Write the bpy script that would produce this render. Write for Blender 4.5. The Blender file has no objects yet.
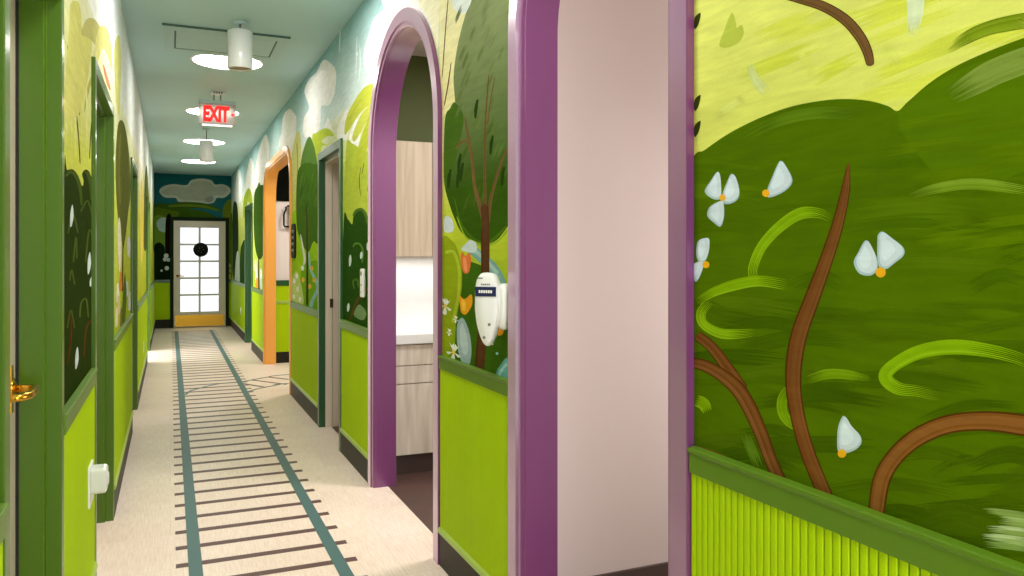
import bpy, bmesh, math, random
from mathutils import Vector
from mathutils.geometry import tessellate_polygon
random.seed(7)
C = bpy.context.scene.collection
# ------------------------------------------------------------------ dimensions (metres; corridor runs along +Y)
XR, XL, HC, YE, Y0 = 1.092, -0.28, 2.925, 16.2, -0.7
CAM_H, F = 1.345, 783.0

def lin(c):
    return tuple(((v/255)/12.92 if v/255 <= .04045 else ((v/255+.055)/1.055)**2.4) for v in c)

# ------------------------------------------------------------------ materials
def mat(name, rgb, rough=.5, metal=0, coat=0, noise=0, nscale=(8,8,8), emit=None, estr=0, bump=0, spec=.5):
    m = bpy.data.materials.new(name); m.use_nodes = True
    nt = m.node_tree; b = nt.nodes['Principled BSDF']
    col = lin(rgb)+(1,)
    b.inputs['Base Color'].default_value = col
    b.inputs['Roughness'].default_value = rough
    b.inputs['Metallic'].default_value = metal
    b.inputs['Coat Weight'].default_value = coat
    b.inputs['Coat Roughness'].default_value = .15
    b.inputs['Specular IOR Level'].default_value = spec
    if emit:
        b.inputs['Emission Color'].default_value = lin(emit)+(1,)
        b.inputs['Emission Strength'].default_value = estr
    if noise or bump:
        tc = nt.nodes.new('ShaderNodeTexCoord'); mp = nt.nodes.new('ShaderNodeMapping')
        mp.inputs['Scale'].default_value = nscale
        n = nt.nodes.new('ShaderNodeTexNoise'); n.inputs['Scale'].default_value = 1; n.inputs['Detail'].default_value = 4
        nt.links.new(tc.outputs['Object'], mp.inputs[0]); nt.links.new(mp.outputs[0], n.inputs['Vector'])
        if noise:
            r = nt.nodes.new('ShaderNodeMapRange')
            r.inputs[1].default_value = .3; r.inputs[2].default_value = .7
            r.inputs[3].default_value = 1-noise; r.inputs[4].default_value = 1+noise
            nt.links.new(n.outputs[0], r.inputs[0])
            mx = nt.nodes.new('ShaderNodeMix'); mx.data_type = 'RGBA'; mx.blend_type = 'MULTIPLY'
            mx.inputs[0].default_value = 1; mx.inputs[6].default_value = col
            nt.links.new(r.outputs[0], mx.inputs[7]); nt.links.new(mx.outputs[2], b.inputs['Base Color'])
        if bump:
            bp = nt.nodes.new('ShaderNodeBump'); bp.inputs['Strength'].default_value = bump; bp.inputs['Distance'].default_value = .003
            nt.links.new(n.outputs[0], bp.inputs['Height']); nt.links.new(bp.outputs[0], b.inputs['Normal'])
    return m

def floor_mat(name, base, dark, plank=True):
    m = mat(name, base, .42, spec=.35)
    nt = m.node_tree; b = nt.nodes['Principled BSDF']
    tc = nt.nodes.new('ShaderNodeTexCoord')
    def nz(scale, sx, sy, det=3):
        mp = nt.nodes.new('ShaderNodeMapping'); mp.inputs['Scale'].default_value = (sx, sy, 1)
        n = nt.nodes.new('ShaderNodeTexNoise'); n.inputs['Scale'].default_value = scale; n.inputs['Detail'].default_value = det
        nt.links.new(tc.outputs['Object'], mp.inputs[0]); nt.links.new(mp.outputs[0], n.inputs['Vector']); return n.outputs[0]
    a = nz(1, 170, 9); c = nz(1, 26, 130); d = nz(1.6, 1, 1)
    def mul(x, y):
        q = nt.nodes.new('ShaderNodeMath'); q.operation = 'MULTIPLY'; nt.links.new(x, q.inputs[0])
        if isinstance(y, float): q.inputs[1].default_value = y
        else: nt.links.new(y, q.inputs[1])
        return q.outputs[0]
    def add(x, y):
        q = nt.nodes.new('ShaderNodeMath'); q.operation = 'ADD'; nt.links.new(x, q.inputs[0]); nt.links.new(y, q.inputs[1]); return q.outputs[0]
    s = add(add(mul(a, .55), mul(c, .25)), mul(d, .3))
    r = nt.nodes.new('ShaderNodeMapRange'); r.inputs[1].default_value = .38; r.inputs[2].default_value = .78
    nt.links.new(s, r.inputs[0])
    mx = nt.nodes.new('ShaderNodeMix'); mx.data_type = 'RGBA'
    mx.inputs[6].default_value = lin(base)+(1,); mx.inputs[7].default_value = lin(dark)+(1,)
    nt.links.new(r.outputs[0], mx.inputs[0])
    out = mx.outputs[2]
    if plank:
        br = nt.nodes.new('ShaderNodeTexBrick'); br.inputs['Scale'].default_value = 1
        br.inputs['Brick Width'].default_value = .92; br.inputs['Row Height'].default_value = .46
        br.inputs['Mortar Size'].default_value = .0012
        br.inputs['Color1'].default_value = (1, 1, 1, 1); br.inputs['Color2'].default_value = (.95, .94, .93, 1); br.inputs['Mortar'].default_value = (.8, .77, .74, 1)
        nt.links.new(tc.outputs['Object'], br.inputs['Vector'])
        m2 = nt.nodes.new('ShaderNodeMix'); m2.data_type = 'RGBA'; m2.blend_type = 'MULTIPLY'; m2.inputs[0].default_value = 1
        nt.links.new(out, m2.inputs[6]); nt.links.new(br.outputs[0], m2.inputs[7]); out = m2.outputs[2]
    nt.links.new(out, b.inputs['Base Color'])
    return m

def wood_mat(name, base, dark, vertical=True):
    m = mat(name, base, .5)
    nt = m.node_tree; b = nt.nodes['Principled BSDF']
    tc = nt.nodes.new('ShaderNodeTexCoord'); mp = nt.nodes.new('ShaderNodeMapping')
    mp.inputs['Scale'].default_value = (14, 14, .9)
    n = nt.nodes.new('ShaderNodeTexNoise'); n.inputs['Scale'].default_value = 1.6; n.inputs['Detail'].default_value = 6; n.inputs['Distortion'].default_value = .6
    nt.links.new(tc.outputs['Object'], mp.inputs[0]); nt.links.new(mp.outputs[0], n.inputs['Vector'])
    cr = nt.nodes.new('ShaderNodeValToRGB')
    cr.color_ramp.elements[0].position = .3; cr.color_ramp.elements[0].color = lin(dark)+(1,)
    cr.color_ramp.elements[1].position = .66; cr.color_ramp.elements[1].color = lin(base)+(1,)
    nt.links.new(n.outputs[0], cr.inputs[0]); nt.links.new(cr.outputs[0], b.inputs['Base Color'])
    return m

def paint_mat():
    m = mat('mural_paint', (255, 255, 255), .9, spec=.02)
    nt = m.node_tree; b = nt.nodes['Principled BSDF']
    at = nt.nodes.new('ShaderNodeAttribute'); at.attribute_name = 'Col'
    tc = nt.nodes.new('ShaderNodeTexCoord')
    def nz(sc, det):
        mp = nt.nodes.new('ShaderNodeMapping'); mp.inputs['Scale'].default_value = sc
        mp.inputs['Rotation'].default_value = (.25, 0, 0)
        n = nt.nodes.new('ShaderNodeTexNoise'); n.inputs['Scale'].default_value = 1; n.inputs['Detail'].default_value = det; n.inputs['Distortion'].default_value = .5
        nt.links.new(tc.outputs['Object'], mp.inputs[0]); nt.links.new(mp.outputs[0], n.inputs['Vector']); return n.outputs[0]
    a = nz((6, 7, 60), 5); c = nz((260, 260, 260), 2); d = nz((3, 3, 5), 3)
    s = nt.nodes.new('ShaderNodeMath'); s.operation = 'MULTIPLY_ADD'
    nt.links.new(a, s.inputs[0]); s.inputs[1].default_value = .42
    s2 = nt.nodes.new('ShaderNodeMath'); s2.operation = 'MULTIPLY_ADD'; nt.links.new(c, s2.inputs[0]); s2.inputs[1].default_value = .12
    s3 = nt.nodes.new('ShaderNodeMath'); s3.operation = 'MULTIPLY_ADD'; nt.links.new(d, s3.inputs[0]); s3.inputs[1].default_value = .35; s3.inputs[2].default_value = .555
    nt.links.new(s3.outputs[0], s2.inputs[2]); nt.links.new(s2.outputs[0], s.inputs[2])
    mx = nt.nodes.new('ShaderNodeMix'); mx.data_type = 'RGBA'; mx.blend_type = 'MULTIPLY'; mx.inputs[0].default_value = 1
    nt.links.new(at.outputs['Color'], mx.inputs[6]); nt.links.new(s.outputs[0], mx.inputs[7])
    nt.links.new(mx.outputs[2], b.inputs['Base Color'])
    bp = nt.nodes.new('ShaderNodeBump'); bp.inputs['Strength'].default_value = .12; bp.inputs['Distance'].default_value = .002
    nt.links.new(a, bp.inputs['Height']); nt.links.new(bp.outputs[0], b.inputs['Normal'])
    return m

M = dict(
    paint=paint_mat(),
    plaster=mat('plaster', (205, 212, 200), .7, bump=.05, nscale=(60, 60, 60)),
    ceiling=mat('ceiling_paint', (182, 213, 216), .55, noise=.05, nscale=(1.5, 1.5, 1.5), spec=.3),
    floor=floor_mat('floor_vinyl', (250, 232, 218), (218, 193, 174)),
    dfloor=floor_mat('floor_dark_plank', (98, 72, 66), (60, 42, 38), False),
    lime=mat('lime_paint', (172, 204, 2), .6, noise=.03, nscale=(3, 3, 1), spec=.12),
    rail=mat('rail_green_paint', (90, 124, 24), .4, coat=.12, spec=.3),
    frame=mat('frame_green_paint', (70, 104, 6), .34, coat=.3, spec=.3),
    dframe=mat('frame_deep_green_paint', (36, 84, 42), .32, coat=.25),
    purple=mat('purple_paint', (116, 51, 108), .28, coat=1),
    orange=mat('orange_paint', (246, 172, 76), .35, coat=.2),
    base=mat('dark_baseboard_rubber', (36, 30, 18), .5, spec=.25, noise=.15, nscale=(6, 6, 30)),
    cap=mat('base_cap_lime', (165, 192, 80), .35),
    beige=mat('beige_wall_paint', (224, 208, 204), .65, bump=.05, nscale=(80, 80, 80)),
    pinkwall=mat('pale_room_paint', (226, 212, 204), .65),
    roomgreen=mat('room_olive_paint', (74, 84, 14), .6),
    roomdark=mat('unlit_room_and_black_band', (10, 12, 6), .9, spec=.05),  # near black: the unlit room's darkness as colour, also the black upper band
    doorbeige=mat('door_beige_enamel', (208, 196, 176), .3, coat=.3),
    jamb=mat('jamb_taupe_enamel', (228, 208, 192), .4),
    white=mat('white_plastic', (238, 238, 236), .3, coat=.3),
    metalwhite=mat('white_enamel', (226, 226, 226), .28, coat=.5),
    grey=mat('grey_plastic', (120, 118, 112), .5),
    brass=mat('brass', (214, 164, 60), .22, metal=1),
    bronze=mat('dark_bronze', (84, 58, 38), .4, metal=.7),
    black=mat('black_plastic', (16, 15, 14), .75, spec=.2),
    edark=mat('end_frame_green_shaded', (12, 36, 12), .7, spec=.2),  # frame green darkened, dimness of the corridor end put into the colour
    gasket=mat('black_gasket', (14, 12, 12), .7),
    panel=mat('hatch_enamel', (178, 206, 206), .5),
    gap=mat('hatch_shadow_gap', (72, 104, 96), .7),
    navy=mat('navy_display', (22, 34, 78), .2),
    rail_tape=mat('teal_vinyl', (70, 104, 104), .5, noise=.1, nscale=(90, 90, 1)),
    tie=mat('brown_vinyl', (92, 62, 58), .5, noise=.1, nscale=(60, 60, 1)),
    wood=wood_mat('pale_wood_laminate', (206, 188, 164), (176, 156, 132)),
    ash=wood_mat('ash_wood_laminate', (226, 214, 200), (192, 176, 160)),
    quartz=mat('white_quartz', (232, 230, 228), .3, noise=.03, nscale=(70, 70, 70)),
    toe=mat('toe_kick', (84, 68, 62), .5),
    tan=mat('diffuser_tan', (176, 150, 118), .5),
    lamp=mat('lamp_diffuser', (255, 255, 255), .5, emit=(255, 253, 246), estr=13),
    pane=mat('backlit_frosted_pane', (238, 242, 250), .35, emit=(236, 242, 255), estr=.75),
    exit=mat('exit_letters_lit', (255, 30, 30), .5, emit=(255, 20, 20), estr=.9),
    acrylic=mat('exit_acrylic', (190, 176, 166), .2),
    edge=mat('exit_edge_lit', (255, 250, 246), .4, emit=(255, 240, 235), estr=1.2),
)
# faint translucency for the sign panel
for q in ('purple',):
    _p = M[q].node_tree.nodes['Principled BSDF']; _p.inputs['Sheen Weight'].default_value = .9; _p.inputs['Sheen Roughness'].default_value = .45; _p.inputs['Sheen Tint'].default_value = (1, .74, .84, 1)
_b = M['acrylic'].node_tree.nodes['Principled BSDF']; _b.inputs['Transmission Weight'].default_value = .35

# ------------------------------------------------------------------ mesh helpers
class MB:
    def __init__(s): s.v = []; s.f = []; s.m = []; s.smooth = []
    def add(s, vs, fs, mi=0, sm=False):
        o = len(s.v); s.v += [tuple(v) for v in vs]
        for f in fs: s.f.append(tuple(o+i for i in f)); s.m.append(mi); s.smooth.append(sm)
        return s
    def box(s, x0, x1, y0, y1, z0, z1, mi=0):
        v = [(x, y, z) for z in (z0, z1) for y in (y0, y1) for x in (x0, x1)]
        return s.add(v, [(0, 2, 3, 1), (4, 5, 7, 6), (0, 1, 5, 4), (2, 6, 7, 3), (0, 4, 6, 2), (1, 3, 7, 5)], mi)
    def lathe(s, prof, c=(0, 0, 0), axis='z', n=32, mi=0, sm=True):
        vs = []
        for r, t in prof:
            for i in range(n):
                a = 2*math.pi*i/n; p, q = r*math.cos(a), r*math.sin(a)
                vs.append({'z': (c[0]+p, c[1]+q, c[2]+t), 'x': (c[0]+t, c[1]+p, c[2]+q), 'y': (c[0]+p, c[1]+t, c[2]+q)}[axis])
        fs = [(k*n+i, k*n+(i+1) % n, (k+1)*n+(i+1) % n, (k+1)*n+i) for k in range(len(prof)-1) for i in range(n)]
        return s.add(vs, fs, mi, sm)
    def tube(s, pts, r, n=12, mi=0):
        pts = [Vector(p) for p in pts]; vs = []
        for i, p in enumerate(pts):
            t = (pts[min(i+1, len(pts)-1)]-pts[max(i-1, 0)]).normalized()
            up = Vector((0, 0, 1)) if abs(t.z) < .9 else Vector((1, 0, 0))
            a = t.cross(up).normalized(); b = t.cross(a)
            rr = r[i] if isinstance(r, (list, tuple)) else r
            for k in range(n):
                th = 2*math.pi*k/n; vs.append(p+a*rr*math.cos(th)+b*rr*math.sin(th))
        fs = [(i*n+k, i*n+(k+1) % n, (i+1)*n+(k+1) % n, (i+1)*n+k) for i in range(len(pts)-1) for k in range(n)]
        fs += [tuple(range(n)), tuple((len(pts)-1)*n+k for k in range(n))]
        return s.add(vs, fs, mi, True)
    def prism(s, poly, axis, a, b, mi=0):
        """poly of (p,q); extruded along axis from a to b"""
        n = len(poly)
        def P(p, q, t): return {'x': (t, p, q), 'y': (p, t, q), 'z': (p, q, t)}[axis]
        vs = [P(p, q, a) for p, q in poly]+[P(p, q, b) for p, q in poly]
        fs = [tuple(range(n)), tuple(range(2*n-1, n-1, -1))]+[(i, (i+1) % n, n+(i+1) % n, n+i) for i in range(n)]
        return s.add(vs, fs, mi)
    def build(s, name, mats, parent=None, origin=(0, 0, 0), bevel=0, seg=2):
        me = bpy.data.meshes.new(name)
        ox, oy, oz = origin
        me.from_pydata([(x-ox, y-oy, z-oz) for x, y, z in s.v], [], s.f)
        if not isinstance(mats, (list, tuple)): mats = [mats]
        for k in mats: me.materials.append(M[k])
        for p, mi, sm in zip(me.polygons, s.m, s.smooth): p.material_index = mi; p.use_smooth = sm
        bm = bmesh.new(); bm.from_mesh(me); bmesh.ops.recalc_face_normals(bm, faces=bm.faces); bm.to_mesh(me); bm.free()
        o = bpy.data.objects.new(name, me); C.objects.link(o)
        if parent: o.parent = parent
        else: o.location = origin
        if bevel:
            b = o.modifiers.new('bevel', 'BEVEL'); b.width = bevel; b.segments = seg; b.limit_method = 'ANGLE'; b.angle_limit = math.radians(40)
        return o

def tag(o, label, cat, group=None, kind=None):
    if label: o['label'] = label
    if cat: o['category'] = cat
    if group: o['group'] = group
    if kind: o['kind'] = kind
    return o
def thing(name, label, cat, loc, group=None, kind=None):
    o = bpy.data.objects.new(name, None); C.objects.link(o); o.location = loc; o.empty_display_size = .1
    return tag(o, label, cat, group, kind)
def struct(o, label, cat): return tag(o, label, cat, kind='structure')
def copy_tree(o, parent=None):
    c = o.copy(); C.objects.link(c)
    if parent: c.parent = parent
    for ch in list(o.children): copy_tree(ch, c)
    return c

def sweep(mb, path, section, s, wall, mi=0, closed_sec=False):
    """path: (y,z) points running up, over and down an opening; section: (outward offset, depth into wall)"""
    n = len(path); nor = []
    for i in range(n):
        segs = []
        for a, b in ((i-1, i), (i, i+1)):
            if a >= 0 and b < n:
                dy, dz = path[b][0]-path[a][0], path[b][1]-path[a][1]; l = math.hypot(dy, dz)
                segs.append((-dz/l, dy/l))
        ny = sum(q[0] for q in segs)/len(segs); nz = sum(q[1] for q in segs)/len(segs)
        k = ny*ny+nz*nz; nor.append((ny/k, nz/k))
    # path goes from low y up, across to high y and down: left normal points outwards
    vs = []
    for (y, z), (ny, nz) in zip(path, nor):
        for o, d in section: vs.append((wall+s*d, y+ny*o, max(z+nz*o, 0)))
    m = len(section)
    fs = [(i*m+j, i*m+j+1, (i+1)*m+j+1, (i+1)*m+j) for i in range(n-1) for j in range(m-1)]
    mb.add(vs, fs, mi)
def round_path(y0, y1, top, r, n=14):
    p = [(y0, 0), (y0, top-r)]
    for i in range(1, n+1):
        a = math.pi-(math.pi/2)*i/n; p.append((y0+r+r*math.cos(a), top-r+r*math.sin(a)))
    q = []
    for i in range(0, n+1):
        a = math.pi/2-(math.pi/2)*i/n; q.append((y1-r+r*math.cos(a), top-r+r*math.sin(a)))
    if abs(q[0][0]-p[-1][0]) < 1e-4: q = q[1:]
    return p+q+[(y1, 0)]
def rect_path(y0, y1, top): return [(y0, 0), (y0, top), (y1, top), (y1, 0)]

# ------------------------------------------------------------------ openings: (kind, outer y0, outer y1, outer top, face width, radius)
OPR = [('arch', 1.463, 2.495, 2.60, .095, .50), ('arch', 3.262, 4.591, 2.605, .095, .66), ('door', 5.417, 6.33, 2.165, .06, 0),
       ('arch', 7.865, 10.31, 2.485, .09, .42), ('door', 11.85, 12.99, 2.13, .06, 0)]
OPL = [('door', 1.61, 2.446, 2.082, .05, 0), ('door', 3.42, 4.53, 2.12, .055, 0), ('door', 6.65, 7.70, 2.11, .055, 0), ('door', 11.0, 12.4, 2.11, .055, 0)]
def inner(o, g=0): return o[1]+o[4]-g, o[2]-o[4]+g, o[3]-o[4]+g
def arc_top(o, y, outer=True):
    k, a, b, top, w, r = o
    if not outer: a, b, top = inner(o); r = max(r-w, 0)
    if k == 'door' or r == 0: return top
    if y < a+r: d = a+r-y
    elif y > b-r: d = y-(b-r)
    else: return top
    return top-r+math.sqrt(max(r*r-d*d, 0))

def build_wall(name, ops, x0, x1, label):
    mb = MB(); y = Y0
    for o in ops:
        a, b, top = inner(o, .008)
        mb.box(x0, x1, y, a, 0, HC)
        if o[0] == 'door': mb.box(x0, x1, a, b, top, HC)
        else:
            path = round_path(a, b, top, o[5]-o[4]+.008)[1:-1]
            mb.prism(path+[(b, HC), (a, HC)], 'x', x0, x1)
        y = b
    mb.box(x0, x1, y, YE, 0, HC)
    return struct(mb.build(name, 'plaster'), label, 'wall')
wall_right = build_wall('wall_right', OPR, XR, 1.215, 'right corridor wall with three arched openings and a painted jungle mural')
wall_left = build_wall('wall_left', OPL, -.40, XL, 'left corridor wall with green door frames and a painted mural')
struct(MB().box(XL-.14, 4.0, YE, YE+.15, 0, HC).build('wall_end', 'plaster'), 'far end wall around the glazed door under a painted cloud', 'wall')
struct(MB().box(XL-.12, 1.17, Y0, YE, -.1, 0).build('floor', 'floor'), 'pale beige vinyl corridor floor with a railway track inlay', 'floor')
struct(MB().box(XL-.12, XR+.15, Y0, YE+.1, HC, HC+.1).build('ceiling', 'ceiling'), 'grey green corridor ceiling with a row of glowing discs', 'ceiling')

# ------------------------------------------------------------------ mural painter
def unproj(X, px, py):
    z = 854.4*X/(px-170.3); return ((z-.4*X)/.9165, CAM_H-(py-257)*z/F)
def unproj_end(px, py):
    t = (px-170.3); zz = .9165*YE
    X = t*zz/(854.4-.4*t); z = zz+.4*X
    return (X, CAM_H-(py-257)*z/F)
def smooth_line(pts, closed=False, k=6):
    n = len(pts); out = []
    def g(i): return pts[i % n] if closed else pts[max(0, min(n-1, i))]
    for i in range(n if closed else n-1):
        p0, p1, p2, p3 = g(i-1), g(i), g(i+1), g(i+2)
        for j in range(k):
            t = j/k
            out.append(tuple(.5*(2*b+(c-a)*t+(2*a-5*b+4*c-d)*t*t+(3*b-a-3*c+d)*t**3) for a, b, c, d in zip(p0, p1, p2, p3)))
    if not closed: out.append(tuple(pts[-1]))
    return out
def clip_half(poly, a, b, c):     # keep a*x+b*y+c >= 0
    out = []
    for i in range(len(poly)):
        p, q = poly[i], poly[(i+1) % len(poly)]
        dp, dq = a*p[0]+b*p[1]+c, a*q[0]+b*q[1]+c
        if dp >= 0: out.append(p)
        if (dp >= 0) != (dq >= 0):
            t = dp/(dp-dq); out.append((p[0]+(q[0]-p[0])*t, p[1]+(q[1]-p[1])*t))
    return out
class Mural:
    """flat paint shapes on one wall plane, stacked in thin coats"""
    def __init__(s, place, regions, un):
        s.place, s.regions, s.un = place, regions, un; s.v = []; s.f = []; s.c = []; s.layer = 0
    def world(s, poly, col):
        s.layer += 1
        if len(poly) < 3: return
        tris = tessellate_polygon([[Vector((p[0], p[1], 0)) for p in poly]])
        for t in tris:
            tri = [poly[i] for i in t]
            lo, hi = min(p[0] for p in tri), max(p[0] for p in tri); zl, zh = min(p[1] for p in tri), max(p[1] for p in tri)
            for (a, b, za, zb, zc) in s.regions:          # a..b horizontally, bottom from za (at a) to zb (at b), top zc
                if hi < a or lo > b or zh < min(za, zb) or zl > zc: continue
                q = clip_half(tri, 1, 0, -a); q = q and clip_half(q, -1, 0, b); q = q and clip_half(q, 0, -1, zc)
                if q:
                    m = (zb-za)/(b-a); q = clip_half(q, -m, 1, -(za-m*a))
                if len(q) < 3: continue
                o = len(s.v); s.v += [s.place(p[0], p[1], s.layer) for p in q]; s.f.append(tuple(range(o, o+len(q))))
                for p in q:
                    c = col
                    if isinstance(col, dict):             # painted blend between two heights
                        k = max(0, min(1, (p[1]-col['z0'])/(col['z1']-col['z0']))); c = tuple(x+(y-x)*k for x, y in zip(col['a'], col['b']))
                    s.c.append(c)
    def poly(s, pts, rgb, smooth=True):
        if smooth: pts = smooth_line(pts, True)
        s.world([s.un(*p) for p in pts], lin(rgb))
    def rect(s, a, b, z0, z1, rgb, rgb2=None, n=10):
        if rgb2 is None: return s.world([(a, z0), (b, z0), (b, z1), (a, z1)], lin(rgb))
        L = s.layer
        for i in range(n):
            s.layer = L
            za, zb = z0+(z1-z0)*i/n, z0+(z1-z0)*(i+1)/n
            s.world([(a, za), (b, za), (b, zb), (a, zb)], dict(a=lin(rgb), b=lin(rgb2), z0=z0, z1=z1))
    def stroke(s, pts, w, rgb, br=5, jit=10, dry=0, taper=(1, 1)):
        """brush stroke made of parallel bristle bands; pts and width in photo pixels"""
        ln = smooth_line(pts, False, 8); n = len(ln)
        ws = w if isinstance(w, (list, tuple)) else [w]*len(pts)
        wl = [x[0] for x in smooth_line([(q,) for q in ws], False, 8)]
        nor = []
        for i in range(n):
            a, b = ln[max(i-1, 0)], ln[min(i+1, n-1)]; l = math.hypot(b[0]-a[0], b[1]-a[1]) or 1
            nor.append((-(b[1]-a[1])/l, (b[0]-a[0])/l))
        L = s.layer+1; s.layer = L
        def cap(i):                       # rounded ends
            t = i/(n-1); k = 1
            e = .06
            if t < e: k = min(k, taper[0]*0+math.sqrt(max(0, 1-(1-t/e)**2))*.75+.25)
            if t > 1-e: k = min(k, math.sqrt(max(0, 1-(1-(1-t)/e)**2))*.75+.25)
            return k
        for b in range(br):
            u0, u1 = b/br-.5, (b+1)/br-.5
            j = random.uniform(-jit, jit); c = lin(tuple(max(0, min(255, q+j)) for q in rgb))
            i0 = int(random.random()*dry*n*.3); i1 = n-1-int(random.random()*dry*n*.3)
            if i1-i0 < 2: continue
            um, uh = (u0+u1)/2, (u1-u0)/2
            def tp(i):                    # a dry bristle runs out to a point
                if not dry: return 1
                q = min(i-i0, i1-i)/max(1, (i1-i0)*.28); return min(1, q)
            A = [s.un(*(ln[i][k]+nor[i][k]*wl[i]*(um-uh*tp(i))*cap(i) for k in (0, 1))) for i in range(i0, i1+1)]
            B = [s.un(*(ln[i][k]+nor[i][k]*wl[i]*(um+uh*tp(i))*cap(i) for k in (0, 1))) for i in range(i0, i1+1)]
            for i in range(len(A)-1):
                s.layer = L-1; s.world([A[i], A[i+1], B[i+1], B[i]], c)
        s.layer = L
    def dot(s, x, y, r, rgb, sx=1):
        n = 12; s.world([s.un(x+r*sx*math.cos(2*math.pi*i/n), y+r*math.sin(2*math.pi*i/n)) for i in range(n)], lin(rgb))
    def build(s, name, parent, label):
        me = bpy.data.meshes.new(name); me.from_pydata(s.v, [], s.f)
        at = me.color_attributes.new('Col', 'FLOAT_COLOR', 'CORNER')
        flat = []
        for c in s.c: flat += [c[0], c[1], c[2], 1]
        at.data.foreach_set('color', flat)
        me.materials.append(M['paint'])
        o = bpy.data.objects.new(name, me); C.objects.link(o); o.parent = parent; o['label'] = label
        return o
def regions(ops, y0):
    R = []; y = y0
    for o in ops:
        R.append((y, o[1]+.02, .9, .9, HC)); a, b = o[1]+.02, o[2]-.02
        n = 1 if o[0] == 'door' else 22
        for i in range(n):
            p, q = a+(b-a)*i/n, a+(b-a)*(i+1)/n
            R.append((p, q, arc_top(o, p)-.03, arc_top(o, q)-.03, HC))
        y = o[2]-.02
    R.append((y, YE, .9, .9, HC)); return R
COAT = .000002
# ---- right wall
mr = Mural(lambda y, z, l: (XR-.0006-l*COAT*(1+max(0, y-2)), y, z), regions(OPR, Y0), lambda px, py: unproj(XR, px, py))
P, S, D = mr.poly, mr.stroke, mr.dot
SKY, CREAM, LIME = (196, 214, 214), (240, 232, 190), (200, 212, 66)
def crop(ox, oy, sc): return lambda pts: [(ox+x/sc, oy+y/sc) for x, y in pts]
# whole wall: sky over grass
mr.rect(2.4, YE, .88, 2.0, (166, 196, 40), (206, 212, 112)); mr.layer -= 1
mr.rect(2.4, YE, 2.0, 2.35, (214, 218, 130), (222, 226, 206)); mr.layer -= 1
mr.rect(2.4, YE, 2.35, HC, (212, 224, 222), (140, 184, 188))
top_layer = mr.layer
# near panel -------------------------------------------------
mr.rect(Y0, 2.46, .88, HC, (214, 220, 76), (240, 238, 150))
for i in range(26):      # soft yellow brush bands
    x = random.uniform(700, 1050); y = random.uniform(-20, 120); L = random.uniform(50, 120)
    S([(x, y), (x+L*.5, y-8-L*.12), (x+L, y-14-L*.25)], random.uniform(8, 18), random.choice([(218, 222, 82), (212, 218, 78), (220, 224, 90)]), 9, 2, .9)
hill = [(640, 250), (690, 162), (705, 150), (730, 133), (760, 118), (790, 107), (820, 101), (845, 99), (870, 101), (888, 106), (898, 111), (908, 102), (930, 83), (955, 67), (985, 53), (1024, 38), (1100, 12), (1250, -10), (1500, 30), (3500, 100), (3500, 2300), (1500, 1200), (660, 800), (600, 600)]
P(hill, (80, 108, 2), True)
for i in range(130):     # layered brushing across the dark bush
    x = random.uniform(690, 1120); y = random.uniform(110, 560); L = random.uniform(60, 170)
    base = 112+max(0, (x-900))*-.25+abs(x-898)*.12
    if y < base+25: continue
    t = (y-100)/450
    c = random.choice([(82, 110, 3), (78, 106, 2), (74, 102, 2), (88, 116, 6), (70, 98, 2)])
    c = tuple(v*(1.05-.2*t) for v in c)
    S([(x-L/2, y+random.uniform(-3, 14)), (x, y-4), (x+L/2, y+random.uniform(-3, 10))], random.uniform(8, 18), c, 9, 2.5, .9)
P([(900, 112), (915, 150), (960, 190), (1024, 170), (1080, 120), (1024, 60), (960, 70)], (84, 114, 4))
for i in range(24):
    x = random.uniform(920, 1060); y = random.uniform(120, 250)
    S([(x-40, y+6), (x, y), (x+50, y-6)], 10, random.choice([(90, 118, 2), (84, 112, 2)]), 7, 2, .9)
S([(735, 143), (775, 122), (820, 113), (870, 116)], 12, (90, 120, 16), 9, 5, .9)
S([(950, 98), (975, 83), (1000, 70), (1040, 56), (1100, 42)], [16, 24, 26, 26, 22], (124, 146, 58), 16, 7, .5)
S([(946, 53), (965, 39), (990, 28), (1024, 21), (1070, 14)], [5, 12, 14, 16, 14], (126, 148, 26), 12, 12, .5)
S([(906, -40), (916, 0), (912, 38)], [20, 18, 10], (220, 230, 190), 9, 4, .5)
S([(748, 60), (756, 80), (768, 95)], [5, 9, 12], (218, 226, 150), 9, 4, .6)
S([(715, 119), (730, 107), (745, 97)], 8, (226, 230, 122), 7, 3, .6)
S([(795, 50), (806, 60), (815, 78)], 8, (224, 228, 108), 7, 2, .7)
S([(884, 44), (892, 54), (900, 66)], 10, (222, 226, 108), 7, 2, .7)
P([(720, 46), (724, 32), (732, 13), (736, 22), (737, 28), (742, 25), (744, 33), (740, 41), (730, 47)], (190, 200, 80))
# curls
G1, G2 = (132, 170, 14), (120, 156, 24)
S([(697, 303), (712, 293), (735, 285), (760, 281), (788, 285)], [8, 9, 11, 11, 12], G1, 6, 10, .1)
S([(833, 219), (818, 213), (800, 214), (780, 227), (762, 247), (753, 270), (757, 282)], [8, 11, 12, 11, 10, 10, 9], G1, 6, 10, .15)
S([(712, 300), (702, 312), (704, 324), (720, 333), (738, 334), (757, 332)], [9, 10, 9, 10, 10, 8], G1, 6, 10, .2)
S([(872, 379), (850, 375), (828, 374), (808, 380)], [5, 9, 10, 9], (116, 150, 14), 6, 10, .3)
S([(796, 384), (784, 396), (783, 412), (792, 424), (806, 430)], [8, 10, 10, 9, 5], (116, 150, 14), 6, 10, .2)
S([(1040, 367), (1015, 357), (985, 350), (952, 347), (920, 352), (895, 365), (886, 377), (898, 388), (918, 391), (942, 396)], [12, 13, 14, 15, 14, 13, 14, 13, 12, 12], G1, 7, 10, .15)
S([(908, 198), (935, 189), (970, 184), (1005, 187), (1040, 193)], [6, 10, 11, 11, 10], (122, 152, 36), 6, 12, .3)
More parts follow.
